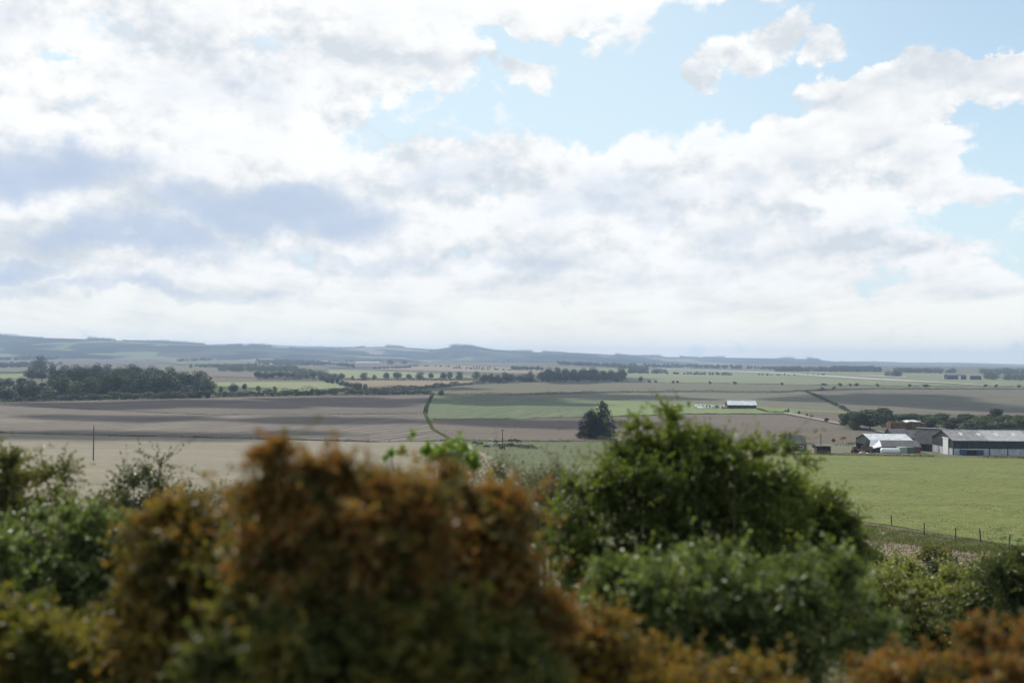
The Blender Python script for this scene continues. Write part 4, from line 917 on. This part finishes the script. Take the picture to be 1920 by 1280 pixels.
def slope_pair(L, W, e, r, x0=0., oh=.35, th=.12, front=True):
    dz = (r - e) / (W / 2)
    y0 = -oh; z0 = e - oh * dz
    if front: poly = [(y0, z0 + .02), (W / 2 - .004, r + .02), (W / 2 - .004, r + th + .02), (y0, z0 + th + .02)]
    else: poly = [(W / 2 + .004, r + .02), (W + oh, z0 + .02), (W + oh, z0 + th + .02), (W / 2 + .004, r + th + .02)]
    return MB().prism(poly, 'x', x0, x0 + L)
def barn(name, label, cat, px, py, L, W, e, r, wall=CLAD, roof=ROOF_A, rz=0., Y=None, panel_h=0., panel=PANEL, bay=6.2, open_gable=False, z=None):
    p = hit1(px, py) if Y is None else at(px, py, Y)
    if Y is not None: p[2] = gz(p[0], p[1])
    root = empty(name, p, rz, label, cat)
    t = .15; h0 = panel_h
    b_ = MB()
    b_.box(0, 0, h0 - (.3 if not h0 else 0), L, t, e); b_.box(0, W - t, h0 - (.3 if not h0 else 0), L, W, e)
    for xx in (0, L - t):
        if open_gable and xx == 0: b_.prism([(t + .003, e * .55), (W - t - .003, e * .55), (W - t - .003, e), (W / 2, r), (t + .003, e)], 'x', 0, t)
        else: b_.prism([(t + .003, h0 - .3 if not h0 else h0), (W - t - .003, h0 - .3 if not h0 else h0), (W - t - .003, e), (W / 2, r), (t + .003, e)], 'x', xx, xx + t)
    b_.build('wall', wall, root)
    if h0:
        q = MB(); q.box(0.02, -.05, -.3, L - .02, t - .02, h0 - .003); q.box(0.02, W - t, -.3, L - .02, W + .05, h0 - .003)
        q.box(-.05, t, -.3, t - .02, W - t - .003, h0 - .003); q.box(L - t, t, -.3, L + .05, W - t - .003, h0 - .003); q.build('wall_panels', panel, root)
        x_ = 0.
        while x_ <= L + .1:
            MB().box(x_ - .2, -.14, -.3, x_ + .2, -.053, h0 + .05).build('post', POST, root); x_ += bay
        for y_ in (W * .33, W * .66, W - .3): MB().box(-.14, y_ - .2, -.3, -.053, y_ + .2, h0 + .05).build('post', POST, root)
    return root, p

# main barn
root, p = barn('barn', 'long dark barn with white lower panels and grey roof at the right edge', 'barn', 1787, 852.8, 58, 19, 5.05, 8.1, panel_h=2.25, bay=6.3)
slope_pair(12.6, 19, 5.05, 8.1, -.4).build('roof', ROOF_A, root)
slope_pair(15.2, 19, 5.05, 8.1, 12.2).build('roof', ROOF_B, root)
slope_pair(31.2, 19, 5.05, 8.1, 27.4).build('roof', ROOF_A, root)
slope_pair(58.8, 19, 5.05, 8.1, -.4, front=False).build('roof', ROOF_A, root)
MB().box(-.4, 9.2, 8.12, 58.4, 9.8, 8.3).build('ridge_cap', ROOF_B, root)
sl = (8.1 - 5.05) / 9.5
for x_ in (4.4, 10.6, 16.8, 22.8, 29., 35.4):
    MB().add([(x_ + i, y_, 5.05 + y_ * sl + .02 + .12 + z_) for z_ in (.01, .06) for (i, y_) in ((0, 4.4), (1.05, 4.4), (1.05, 6.4), (0, 6.4))],
             [(3, 2, 1, 0), (4, 5, 6, 7), (0, 1, 5, 4), (1, 2, 6, 5), (2, 3, 7, 6), (3, 0, 4, 7)]).build('rooflight', LIGHTP, root)
d_ = MB().box(-.32, 3.6, -.2, -.2, 8.2, 5.3).build('door', WHITE, root)
MB().box(-.45, 3.2, 5.33, -.17, 8.6, 5.75).build('door_track', WHITE, root)
# grey galvanised open shed
root, p = barn('cattle_shed', 'shed with a pale galvanised roof and open dark gable left of the farm', 'shed', 1634, 847, 15.2, 18, 3.9, 5.9, wall=CLAD, open_gable=True)
slope_pair(15.8, 18, 3.9, 5.9, -.3).build('roof', ROOF_P, root); slope_pair(15.8, 18, 3.9, 5.9, -.3, front=False).build('roof', ROOF_P, root)
# low hipped barn in front
p = at(1651, 847.5, 392); p[2] = gz(p[0], p[1]); root = empty('low_barn', p, 0, 'low dark roofed barn with a pale sloping roof end, behind the white silage tube', 'barn')
L, W, e, r = 14.2, 9, 2.3, 4.3
MB().box(0, 0, -.3, L, W, e).build('wall', BRICK, root)
mbx = MB().add([(.3, -.4, e), (L + .3, -.4, e), (L + .3, W / 2, r), (1.2, W / 2, r), (L + .3, W + .4, e), (.3, W + .4, e)], [(0, 1, 2, 3), (3, 2, 4, 5)]).build('roof', ROOF_G, root)
MB().add([(.28, -.4, e + .01), (1.18, W / 2, r + .01), (.28, W + .4, e + .01), (-4.2, -.2, e - .9), (-2.2, W / 2, r + .1), (-4.2, W + .2, e - .9)], [(3, 0, 1, 4), (4, 1, 2, 5)]).build('lean_to_roof', ROOF_P, root)
mb = MB()
for y_ in (.1, W / 2, W - .1): mb.tube([(-3.9, y_, -.3), (-3.9, y_, e - .8)], .1, 6)
mb.build('post', WOOD, root)
MB().box(-3.0, .6, -.3, -.02, W - .5, e - .9).build('lean_to_wall', CLAD, root)
# small grey roofs behind
for (px_, L_, W_, lab) in ((1676, 6.5, 13, 'left of two small grey gabled sheds behind the galvanised roof'), (1706, 5.5, 10, 'right of two small grey gabled sheds behind the galvanised roof')):
    root, p = barn('small_shed', lab, 'shed', px_, 835, L_, W_, 3.5, 6.6 if px_ < 1700 else 6.2, Y=436)
    slope_pair(L_ + .5, W_, 3.5, 6.6 if px_ < 1700 else 6.2, -.25).build('roof', ROOF_G, root); slope_pair(L_ + .5, W_, 3.5, 6.6 if px_ < 1700 else 6.2, -.25, front=False).build('roof', ROOF_G, root)
# steep dark barn
root, p = barn('old_barn', 'tall steep black roofed old barn beside the long barn', 'barn', 1714, 846, 9.6, 10.5, 3.0, 8.2, wall=CLAD, Y=408, rz=R(-32))
slope_pair(10.2, 10.5, 3.0, 8.2, -.3).build('roof', ROOF_D, root); slope_pair(10.2, 10.5, 3.0, 8.2, -.3, front=False).build('roof', ROOF_D, root)
MB().box(-.3, 5.05, 8.3, 9.9, 5.5, 8.48).build('ridge_cap', WHITE, root)
# straw stack with tarpaulin
p = at(1670, 840, 462); p[2] = gz(p[0], p[1]); root = empty('straw_stack', p, 0, 'big brown straw stack with a white sheet on top behind the sheds', 'straw stack')
mb = MB()
for i in range(6):
    for j in range(8):
        jx, jy = rng.uniform(-.1, .1), rng.uniform(-.15, .1)
        hz_ = 1.3
        mb.box(i * 2.5 + .02 + jx, 0 + jy, j * hz_ * .8 , i * 2.5 + 2.46 + jx, 6 + jy, j * hz_ * .8 + hz_ * .78)
mb.build('straw_bales', STRAWM, root)
mb = MB()
for i in range(14):
    x_ = rng.uniform(0, 14); mb.box(x_, rng.uniform(0, 2), 8.33, x_ + rng.uniform(.8, 2), rng.uniform(3, 5), 8.4 + rng.uniform(.1, .5))
mb.build('loose_straw', STRAWM, root)
gx_, gy_ = np.meshgrid(np.linspace(6.0, 12.6, 23), np.linspace(-.25, 5., 12), indexing='ij'); gzv = 8.98 + .22 * np.sin(gx_ * 1.7) * np.sin(gy_ * 1.3 + 1) - .45 * np.clip(-gy_ * 4 + .2, 0, 1) + .3 * np.exp(-(gx_ - 10) ** 2 / 3)
I = np.arange(gx_.size).reshape(gx_.shape); fq = np.stack([I[:-1, :-1], I[1:, :-1], I[1:, 1:], I[:-1, 1:]], -1).reshape(-1, 4)
o = link('tarpaulin', mesh_np('tarpaulin', np.stack([gx_, gy_, gzv], -1).reshape(-1, 3), fq, True), PLASTIC, root)
sm = o.modifiers.new('thick', 'SOLIDIFY'); sm.thickness = .04
# silage tube
p = at(1650.5, 848, 387); p[2] = gz(p[0], p[1])
mb = MB(); pts = []; rd = []
for i in range(40):
    x_ = i / 39 * 6.9; f_ = min(1, math.sqrt(max(0, 1 - (1 - min(x_, 6.9 - x_) / .55) ** 2))) if min(x_, 6.9 - x_) < .55 else 1
    pts.append((x_, 0, 1.02)); rd.append(max(.05, 1.08 * f_ * (1 - .05 * abs(math.sin(x_ * 2.6)))))
o = mb.tube(pts, rd, 18).build('silage_tube', PLASTIC, None, True); o.location = p
tag(o, 'long white plastic silage tube lying in front of the low barn', 'silage tube')
# containers and white shed
def container(px_, Y_, w_, h_, d_, mat, dmat, label):
    p = at(px_, 848, Y_); p[2] = gz(p[0], p[1]); root = empty('container', p, 0, label, 'container')
    MB().box(0, 0, .12, w_, d_, h_).build('body', mat, root)
    mb = MB()
    for x_ in (0, w_ - .12): mb.box(x_ - .03, -.06, 0, x_ + .15, -.003, h_ + .04)
    mb.box(.16, -.05, h_ - .1, w_ - .16, -.003, h_ + .04); mb.box(.16, -.05, .02, w_ - .16, -.003, .18); mb.build('frame', dmat, root)
    for s_ in (0, 1): MB().box(.2 + s_ * (w_ - .4) / 2 + .02, -.035, .2, .2 + (s_ + 1) * (w_ - .4) / 2 - .02, -.003, h_ - .12).build('door', mat, root)
container(1687.5, 388, 2.5, 2.25, 5, GREENP, GREENP, 'pale green container right of the white silage tube')
container(1701, 388.5, 2.5, 2.2, 5, GREEND, GREEND, 'dark green container next to the pale green one')
p = at(1697, 848, 394); p[2] = gz(p[0], p[1]); root = empty('white_shed', p, 0, 'white fronted lean-to shed behind the two green containers', 'shed')
L, h_ = 5.4, 2.9
MB().box(0, -.2, h_ - .35, L, 0, h_).box(L - 1.7, -.2, -.2, L, 0, h_ - .353).box(0, -.2, -.2, .3, 0, h_ - .353).build('front_wall', WHITE, root)
MB().box(.02, .003, -.2, L - .02, 4, h_ - .05).build('body', CLAD, root); MB().prism([(-.3, h_ + .01), (4.2, h_ + .35), (4.2, h_ + .43), (-.3, h_ + .09)], 'x', -.2, L + .2).build('roof', ROOF_G, root)
# blue skip
p = at(1804.5, 856, 379); p[2] = gz(p[0], p[1]); root = empty('skip', p, R(-3), 'blue open-topped skip in front of the long barn', 'skip')
MB().box(0, 0, .2, 7.2, .12, 2.0).box(0, 2.4, .2, 7.2, 2.52, 2.0).box(0, .123, .2, .12, 2.397, 2.0).box(7.08, .123, .2, 7.2, 2.397, 2.0).box(.123, .123, .2, 7.077, 2.397, .3).build('body', BLUE, root)
MB().box(1.5, -.08, .3, 4.7, -.003, 1.9).build('door', DARK, root)
MB().box(1.4, -.1, 2.003, 7.25, .18, 2.14).box(1.4, 2.35, 2.003, 7.25, 2.6, 2.14).build('rim', CREAM, root)
mb = MB()
for x_ in (.6, 2.9, 5.1, 6.9): mb.box(x_, -.1, .25, x_ + .12, -.004, 1.95)
mb.build('ribs', BLUE, root)
# farm machines left
def wheel(mb, x, y, r, w_):
    mb.prism([(x + r * math.cos(a), r + r * math.sin(a)) for a in np.linspace(0, 2 * math.pi, 17)[:-1]], 'y', y, y + w_)
p = at(1601, 848, 386); p[2] = gz(p[0], p[1]); root = empty('farm_machine', p, R(8), 'rusty brown tractor-like machine parked left of the sheds', 'farm machine')
MB().prism([(0, .7), (2.8, .7), (2.8, 1.5), (1.5, 1.55), (1.4, 2.5), (.1, 2.5), (-.1, 1.4)], 'y', .3, 1.5).build('body', RUST, root)
for (x_, y_, r_) in ((.5, -.1, .75), (.5, 1.52, .75), (2.4, .05, .45), (2.4, 1.52, .45)):
    mb = MB(); wheel(mb, x_, y_, r_, .36); mb.build('wheel', TYRE, root)
p = at(1617, 847, 391); p[2] = gz(p[0], p[1]); root = empty('farm_trailer', p, R(-6), 'rusty brown trailer with raised sides beside the brown machine', 'trailer')
MB().box(0, 0, .7, 3.4, 2., .85).prism([(0, .853), (3.4, .853), (3.7, 2.3), (-.2, 2.1)], 'y', 0, .1).prism([(0, .853), (3.4, .853), (3.7, 2.3), (-.2, 2.1)], 'y', 1.9, 2.).box(.05, .103, .853, .13, 1.897, 2.0).box(3.3, .103, .853, 3.4, 1.897, 2.1).build('body', RUST, root)
for y_ in (-.2, 1.95):
    mb = MB(); wheel(mb, 1.8, y_, .42, .25); mb.build('wheel', TYRE, root)
for i, (px_, r_, lab) in enumerate(((1613.5, .55, 'white sack lying left of the rusty trailer'), (1626, .42, 'small white sack lying right of the rusty trailer'))):
    p = at(px_, 848, 384.5); p[2] = gz(p[0], p[1]) + r_ * .55
    u_ = sphere_dirs(1); mb = MB().tube([(-r_ * 1.3 + k_ * r_ * .29, 0, 0) for k_ in range(10)], [r_ * max(.12, math.sin(math.pi * (k_ + .4) / 9.8)) * .8 for k_ in range(10)], 10)
    o = mb.build('sack', PLASTIC, None, True); o.location = p; tag(o, lab, 'sack')
# small brown field shelter
p = hit1(1531, 851); root = empty('field_shelter', p, 0, 'small brown open-fronted shelter at the top of the meadow', 'shelter')
L, W, h_ = 5.0, 3.2, 2.5
TIMB = plain('timber_board', (.12, .07, .045), .85, .3, 2., streak=2., corr=.15)
MB().box(0, 0, -.2, L, .12, 1.25).box(0, W - .1, -.2, L, W, h_).box(0, .123, -.2, .1, W - .103, h_).box(L - .1, .123, -.2, L, W - .103, h_).build('wall', TIMB, root)
for x_ in (0, 1.6, 3.3, L - .14): MB().box(x_, .0, 1.253, x_ + .14, .12, h_ - .05).build('post', TIMB, root)
MB().prism([(-.4, h_ + .25), (W + .2, h_ + .003), (W + .2, h_ + .1), (-.4, h_ + .35)], 'x', -.3, L + .3).build('roof', ROOF_D, root)
MB().box(.103, .5, -.19, L - .103, W - .11, .9).build('straw_bedding', STRAWM, root)
# houses
def house(px_, py_, L, W, e, r, label, Y=None, wallm=BRICK):
    p = hit1(px_, py_) if Y is None else at(px_, py_, Y)
    if Y: p[2] = gz(p[0], p[1])
    root = empty('house', p, R(-4), label, 'house')
    w_ = MB().box(0, 0, -.3, L, W, e).prism([(0, e + .002), (W, e + .002), (W / 2, r - .05)], 'x', 0, .3).build('wall', wallm, root)
    rf = MB().add([(-.3, -.3, e - .1), (L + .3, -.3, e - .1), (L - .9, W / 2, r), (-.3, W / 2, r), (L + .3, W + .3, e - .1), (-.3, W + .3, e - .1)], [(0, 1, 2, 3), (3, 2, 4, 5), (1, 4, 2)]).build('roof', ROOF_G, root)
    MB().box(1.0, W / 2 - .35, r - .5, 1.7, W / 2 + .35, r + .9).box(1.12, W / 2 - .2, r + .903, 1.35, W / 2 + .03, r + 1.2).build('chimney', BRICK, rf)
    for x_ in (1.0, L - 3.4):
        f_ = MB().box(x_, -.06, .75, x_ + 2.2, .002 - .01, .87).box(x_, -.06, 1.88, x_ + 2.2, -.008, 2.0).box(x_, -.06, .873, x_ + .25, -.008, 1.877).box(x_ + 1.95, -.06, .873, x_ + 2.2, -.008, 1.877).box(x_ + 1.04, -.06, .873, x_ + 1.16, -.008, 1.877).build('window', WHITE, root)
        MB().box(x_ + .252, -.04, .875, x_ + 1.95, -.006, 1.875).build('pane', plain('window_glass', (.03, .035, .04), .1, .1, spec=.8), f_)
house(1477, 845, 6.8, 7, 2.7, 5.6, 'brick house with dark slate roof and white window left of the brown shelter')
house(1196, 833, 5.5, 6, 2.2, 4.2, 'small pale walled cottage with chimney behind the hawthorn', None, plain('pale_render', (.45, .50, .55), .8, .1))
# open shed on the far field with bales
p = hit1(1365, 766.5); kk = p[1] / F; root = empty('open_shed', p, R(-2), 'open-fronted pale roofed shed alone in the far grass strip', 'shed')
L, W, h_, rh = 53 * kk, 13, 7.6 * kk, 15.8 * kk
MB().box(0, W - .15, -.3, L, W, h_).build('back_wall', CLAD, root)
for xx in (0, L - .15): MB().prism([(.1, h_ * .35), (W - .16, h_ * .35), (W - .16, h_), (W / 2, rh), (.1, h_)], 'x', xx, xx + .15).build('side_wall', CLAD, root)
slope_pair(L + .8, W, h_, rh, -.4).build('roof', ROOF_P, root); slope_pair(L + .8, W, h_, rh, -.4, front=False).build('roof', ROOF_P, root)
MB().box(-.4, W / 2 - .3, rh + .15, L + .4, W / 2 + .3, rh + .35).build('ridge_cap', WHITE, root)
for x_ in (.3, L * .25, L * .5, L * .75, L - .4): MB().box(x_, -.15, -.3, x_ + .22, .1, h_ + .05).build('post', POST, root)
mb = MB()
for i in range(16):
    x_ = .6 + i * (L - 1.6) / 16; mb.box(x_, 1 + rng.uniform(0, .5), -.2, x_ + (L - 1.6) / 16 - .04, W - 1.5, h_ * rng.uniform(.62, .85))
mb.build('stacked_straw', plain('dark_straw', (.05, .038, .028), .95, .35, 1.5), root)
mb = MB()
for i in range(8):
    x_ = -5.5 + i * .75; mb.box(x_, 2 + rng.uniform(-.4, .4), -.3, x_ + .7, 5, rng.uniform(.8, 2.2))
mb.build('straw_heap', STRAWM, root)
WB = plain('bale_wrap', (.72, .75, .80), .22, .08, 2., spec=.7); WB2 = plain('bale_wrap_black', (.03, .035, .05), .25, .2, 2., spec=.7)
def bale_mesh(mat):
    mb = MB().tube([(0, -.62, 0), (0, -.60, 0), (0, 0, 0), (0, .60, 0), (0, .62, 0)], [.45, .62, .66, .62, .45], 14)
    o = mb.build('wrapped_bale', mat, None, True); return o
protoW = None; protoB = None; kb = hit1(1330, 766)
for i in range(64):
    px_ = rng.uniform(1301, 1362) if i % 4 else rng.uniform(1303, 1345); layer = 1 if (i % 3 == 0) else 0
    q = hit1(px_, 766.5 - rng.uniform(0, 3.0)); z_ = q[2] + .62 + layer * 1.12
    isw = rng.uniform() < (.85 if px_ < 1338 else .5)
    pr = protoW if isw else protoB
    if pr is None:
        pr = bale_mesh(WB if isw else WB2); o = pr
        if isw: protoW = pr
        else: protoB = pr
    else: o = pr.copy(); COL.objects.link(o)
    o.location = (q[0], q[1], z_); o.rotation_euler = (rng.normal() * .08, rng.normal() * .08, rng.uniform(0, 3.14))
    if isw: tag(o, 'white plastic wrapped bale in the heap left of the open shed', 'bale', 'white wrapped bales')
    else: tag(o, 'black plastic wrapped bale in the heap left of the open shed', 'bale', 'black wrapped bales')
# far airfield hangars and sheds
def far_shed(px0, px1, base, top, mat, label, door=None, name='far_shed', Y=None):
    p = hit1(px0, base) if Y is None else at(px0, base, Y); L = (px1 - px0) / F * p[1]; h_ = (base - top) / F * p[1]; W = max(8., L * .5)
    root = empty(name, p, 0, label, 'hangar' if name == 'hangar' else 'shed')
    MB().box(0, 0, -3, L, W, h_ * .75).build('wall', mat, root)
    MB().prism([(-.5, h_ * .75 + .01), (W + .5, h_ * .75 + .01), (W * .75, h_), (W * .25, h_)], 'x', -.5, L + .5).build('roof', ROOF_P if mat is not CLAD else ROOF_G, root)
    if door: MB().box(L * door[0], -.4, 0, L * door[1], -.01, h_ * .7).build('door', WHITE, root)
far_shed(1777, 1812, 711.5, 701.5, CLAD, 'dark hangar with a white door at the far end of the airfield', (.56, .70), 'hangar')
far_shed(1822, 1840, 712, 703.5, CLAD, 'smaller grey hangar right of the white-doored one', None, 'hangar')
far_shed(1825, 1831, 710.5, 707.8, WHITE, 'small white building between the airfield hangars')
far_shed(1771, 1777, 710.5, 708, WHITE, 'small white hut left of the dark airfield hangar')
far_shed(1119, 1134, 683.8, 682, WHITE, 'long white roof among trees below the middle ridge')
far_shed(668, 710, 680.5, 678.2, WHITE, 'long pale shed roof on the far brown rise')
far_shed(579, 592, 678.6, 676.9, WHITE, 'left of two small white sheds beyond the far trees')
far_shed(606, 615, 678.4, 676.6, WHITE, 'right of two small white sheds beyond the far trees')
far_shed(815, 824, 677.6, 676, WHITE, 'left of two white roofs below the wooded hump')
far_shed(835, 847, 677.8, 676.4, WHITE, 'right of two white roofs below the wooded hump')

# ------------------------------------------------------------------ cattle
def cow_mesh():
    J = {'rump': ((-.85, 0, 1.18), (.27, .30)), 'hip': ((-.55, 0, 1.16), (.32, .34)), 'belly': ((0, 0, 1.06), (.35, .42)), 'chest': ((.52, 0, 1.08), (.30, .38)),
         'neck': ((.88, 0, 1.06), (.18, .26)), 'poll': ((1.18, 0, .80), (.13, .17)), 'nose': ((1.42, 0, .42), (.085, .10)), 'tail': ((-1.05, 0, 1.1), (.05, .05)), 'tail2': ((-1.12, 0, .55), (.025, .025))}
    E = [('rump', 'hip'), ('hip', 'belly'), ('belly', 'chest'), ('chest', 'neck'), ('neck', 'poll'), ('poll', 'nose'), ('rump', 'tail'), ('tail', 'tail2')]
    for s_, y_ in (('l', .2), ('r', -.2)):
        J['ht' + s_] = ((-.72, y_, .88), (.17, .17)); J['hk' + s_] = ((-.86, y_, .50), (.085, .085)); J['hf' + s_] = ((-.80, y_, .03), (.06, .06))
        J['fe' + s_] = ((.50, y_, .78), (.13, .13)); J['fk' + s_] = ((.54, y_, .42), (.08, .08)); J['ff' + s_] = ((.52, y_, .03), (.06, .06))
        J['ear' + s_] = ((1.12, y_ * 1.1, .86), (.045, .045))
        E += [('rump', 'ht' + s_), ('ht' + s_, 'hk' + s_), ('hk' + s_, 'hf' + s_), ('chest', 'fe' + s_), ('fe' + s_, 'fk' + s_), ('fk' + s_, 'ff' + s_), ('poll', 'ear' + s_)]
    names = list(J); me = bpy.data.meshes.new('cow_cage'); me.from_pydata([J[n][0] for n in names], [(names.index(a), names.index(b)) for a, b in E], [])
    o = bpy.data.objects.new('cow_cage', me); COL.objects.link(o)
    sk = o.modifiers.new('skin', 'SKIN'); ss = o.modifiers.new('sub', 'SUBSURF'); ss.levels = 1; ss.render_levels = 1
    for i, n in enumerate(names):
        me.skin_vertices[0].data[i].radius = J[n][1]; me.skin_vertices[0].data[i].use_root = (n == 'belly')
    dg = bpy.context.evaluated_depsgraph_get(); m2 = bpy.data.meshes.new_from_object(o.evaluated_get(dg)); bpy.data.objects.remove(o)
    m2.name = 'cow'
    for p_ in m2.polygons: p_.use_smooth = True
    return m2
def hide_mat(name, a, b_, thr):
    m, nt, b = new_mat(name); n = nt.noise(objc(nt), 1.6, 2, .5)
    nt.l.new(nt.mix(nt.smooth(n, thr - .02, thr + .02), c4(a), c4(b_)), b.inputs['Base Color']); b.inputs['Roughness'].default_value = .75; return m
base = cow_mesh(); base.materials.clear()
hides = {'black': hide_mat('black_hide', (.012, .011, .01), (.02, .018, .016), .5), 'brown': hide_mat('brown_hide', (.085, .045, .025), (.06, .032, .02), .5), 'white': hide_mat('pied_hide', (.55, .52, .46), (.06, .045, .035), .60)}
meshes = {}
for kx, hm_ in hides.items():
    mm = base.copy(); mm.materials.append(hm_); meshes[kx] = mm
herd = [(890, 834, 'black', 0), (901, 836, 'black', 3.1), (912, 841, 'black', .3), (921, 837, 'white', 2.9), (919, 828.5, 'white', .2), (937, 837, 'white', .1), (942, 844, 'black', 3.3), (956, 838, 'black', 0.2),
        (957, 829.5, 'black', 2.8), (966, 829, 'brown', .2), (973, 831, 'black', 3.), (929, 832, 'brown', .1)]
names_ = {'black': 'black cow grazing in the herd below the conifer', 'brown': 'brown cow grazing in the herd below the conifer', 'white': 'pale cow grazing in the herd below the conifer'}
for (px_, py_, kx, rz) in herd:
    q = hit1(px_, py_); o = link('cow', meshes[kx], None); o.location = q; o.rotation_euler = (0, 0, rz + rng.normal() * .25)
    tag(o, names_[kx], 'cow', kx + ' cattle in the pasture')
for pr, us in ((PROTO, PUSED), (BUSH, BUSED)):
    for o, u_ in zip(pr, us):
        if not u_:
            for c in list(o.children): bpy.data.objects.remove(c)
            bpy.data.objects.remove(o)

# ------------------------------------------------------------------ unseen clouds added high above the frame, shaped to shade the fields
CM_ = plain('shade_cloud_white', (.85, .86, .88), 1., .05, .003, spec=0.)
def shade_cloud(px, py, hx, hy, H, label):
    a = hit1(px - hx, py); b = hit1(px + hx, py); c = hit1(px, py - hy); d = hit1(px, py + hy)
    g = (a + b + c + d) / 4; rx = abs(b[0] - a[0]) / 2; ry = abs(c[1] - d[1]) / 2
    n, k = 28, 72; V = []; F_ = []
    ph = rng.uniform(0, 6, 8)
    for j in range(n + 1):
        th = math.pi * j / n
        for i in range(k):
            f = 2 * math.pi * i / k
            w_ = 1 + .20 * math.sin(2 * f + ph[0]) + .14 * math.sin(3 * f + ph[1]) + .12 * math.sin(5 * f + ph[2]) + .08 * math.sin(9 * f + ph[3]) + .06 * math.sin(14 * f + ph[4] + 3 * th) + .05 * math.sin(23 * f + ph[5])
            r_ = math.sin(th) ** .8 * w_; zz = math.cos(th) * (60 if th < math.pi / 2 else 16) * (1 + .25 * math.sin(4 * f + ph[6]) * math.sin(3 * th))
            V.append((rx * r_ * math.cos(f), ry * r_ * math.sin(f), zz * min(1, (rx + ry) / 120)))
    for j in range(n):
        for i in range(k): F_.append((j * k + i, j * k + (i + 1) % k, (j + 1) * k + (i + 1) % k, (j + 1) * k + i))
    o = link('shade_cloud', mesh_np('shade_cloud', V, F_, True), CM_)
    o.location = Vector(g) + sv * (H / sv.z); tag(o, label, 'shade_cloud', kind='structure')
for q in [(330, 757, 330, 5.5), (640, 752, 190, 7), (230, 782, 210, 3.5), (600, 787, 150, 6), (200, 814, 280, 6), (160, 733, 270, 14), (930, 751, 170, 7), (1140, 744, 170, 4.5), (1000, 792, 190, 6), (1650, 750, 190, 11), (1090, 712, 110, 6), (780, 728, 110, 5), (1830, 765, 120, 6), (560, 811, 90, 4)]:
    shade_cloud(*q, 1500, 'unseen cumulus added for its shade, high over the valley, above the picture')
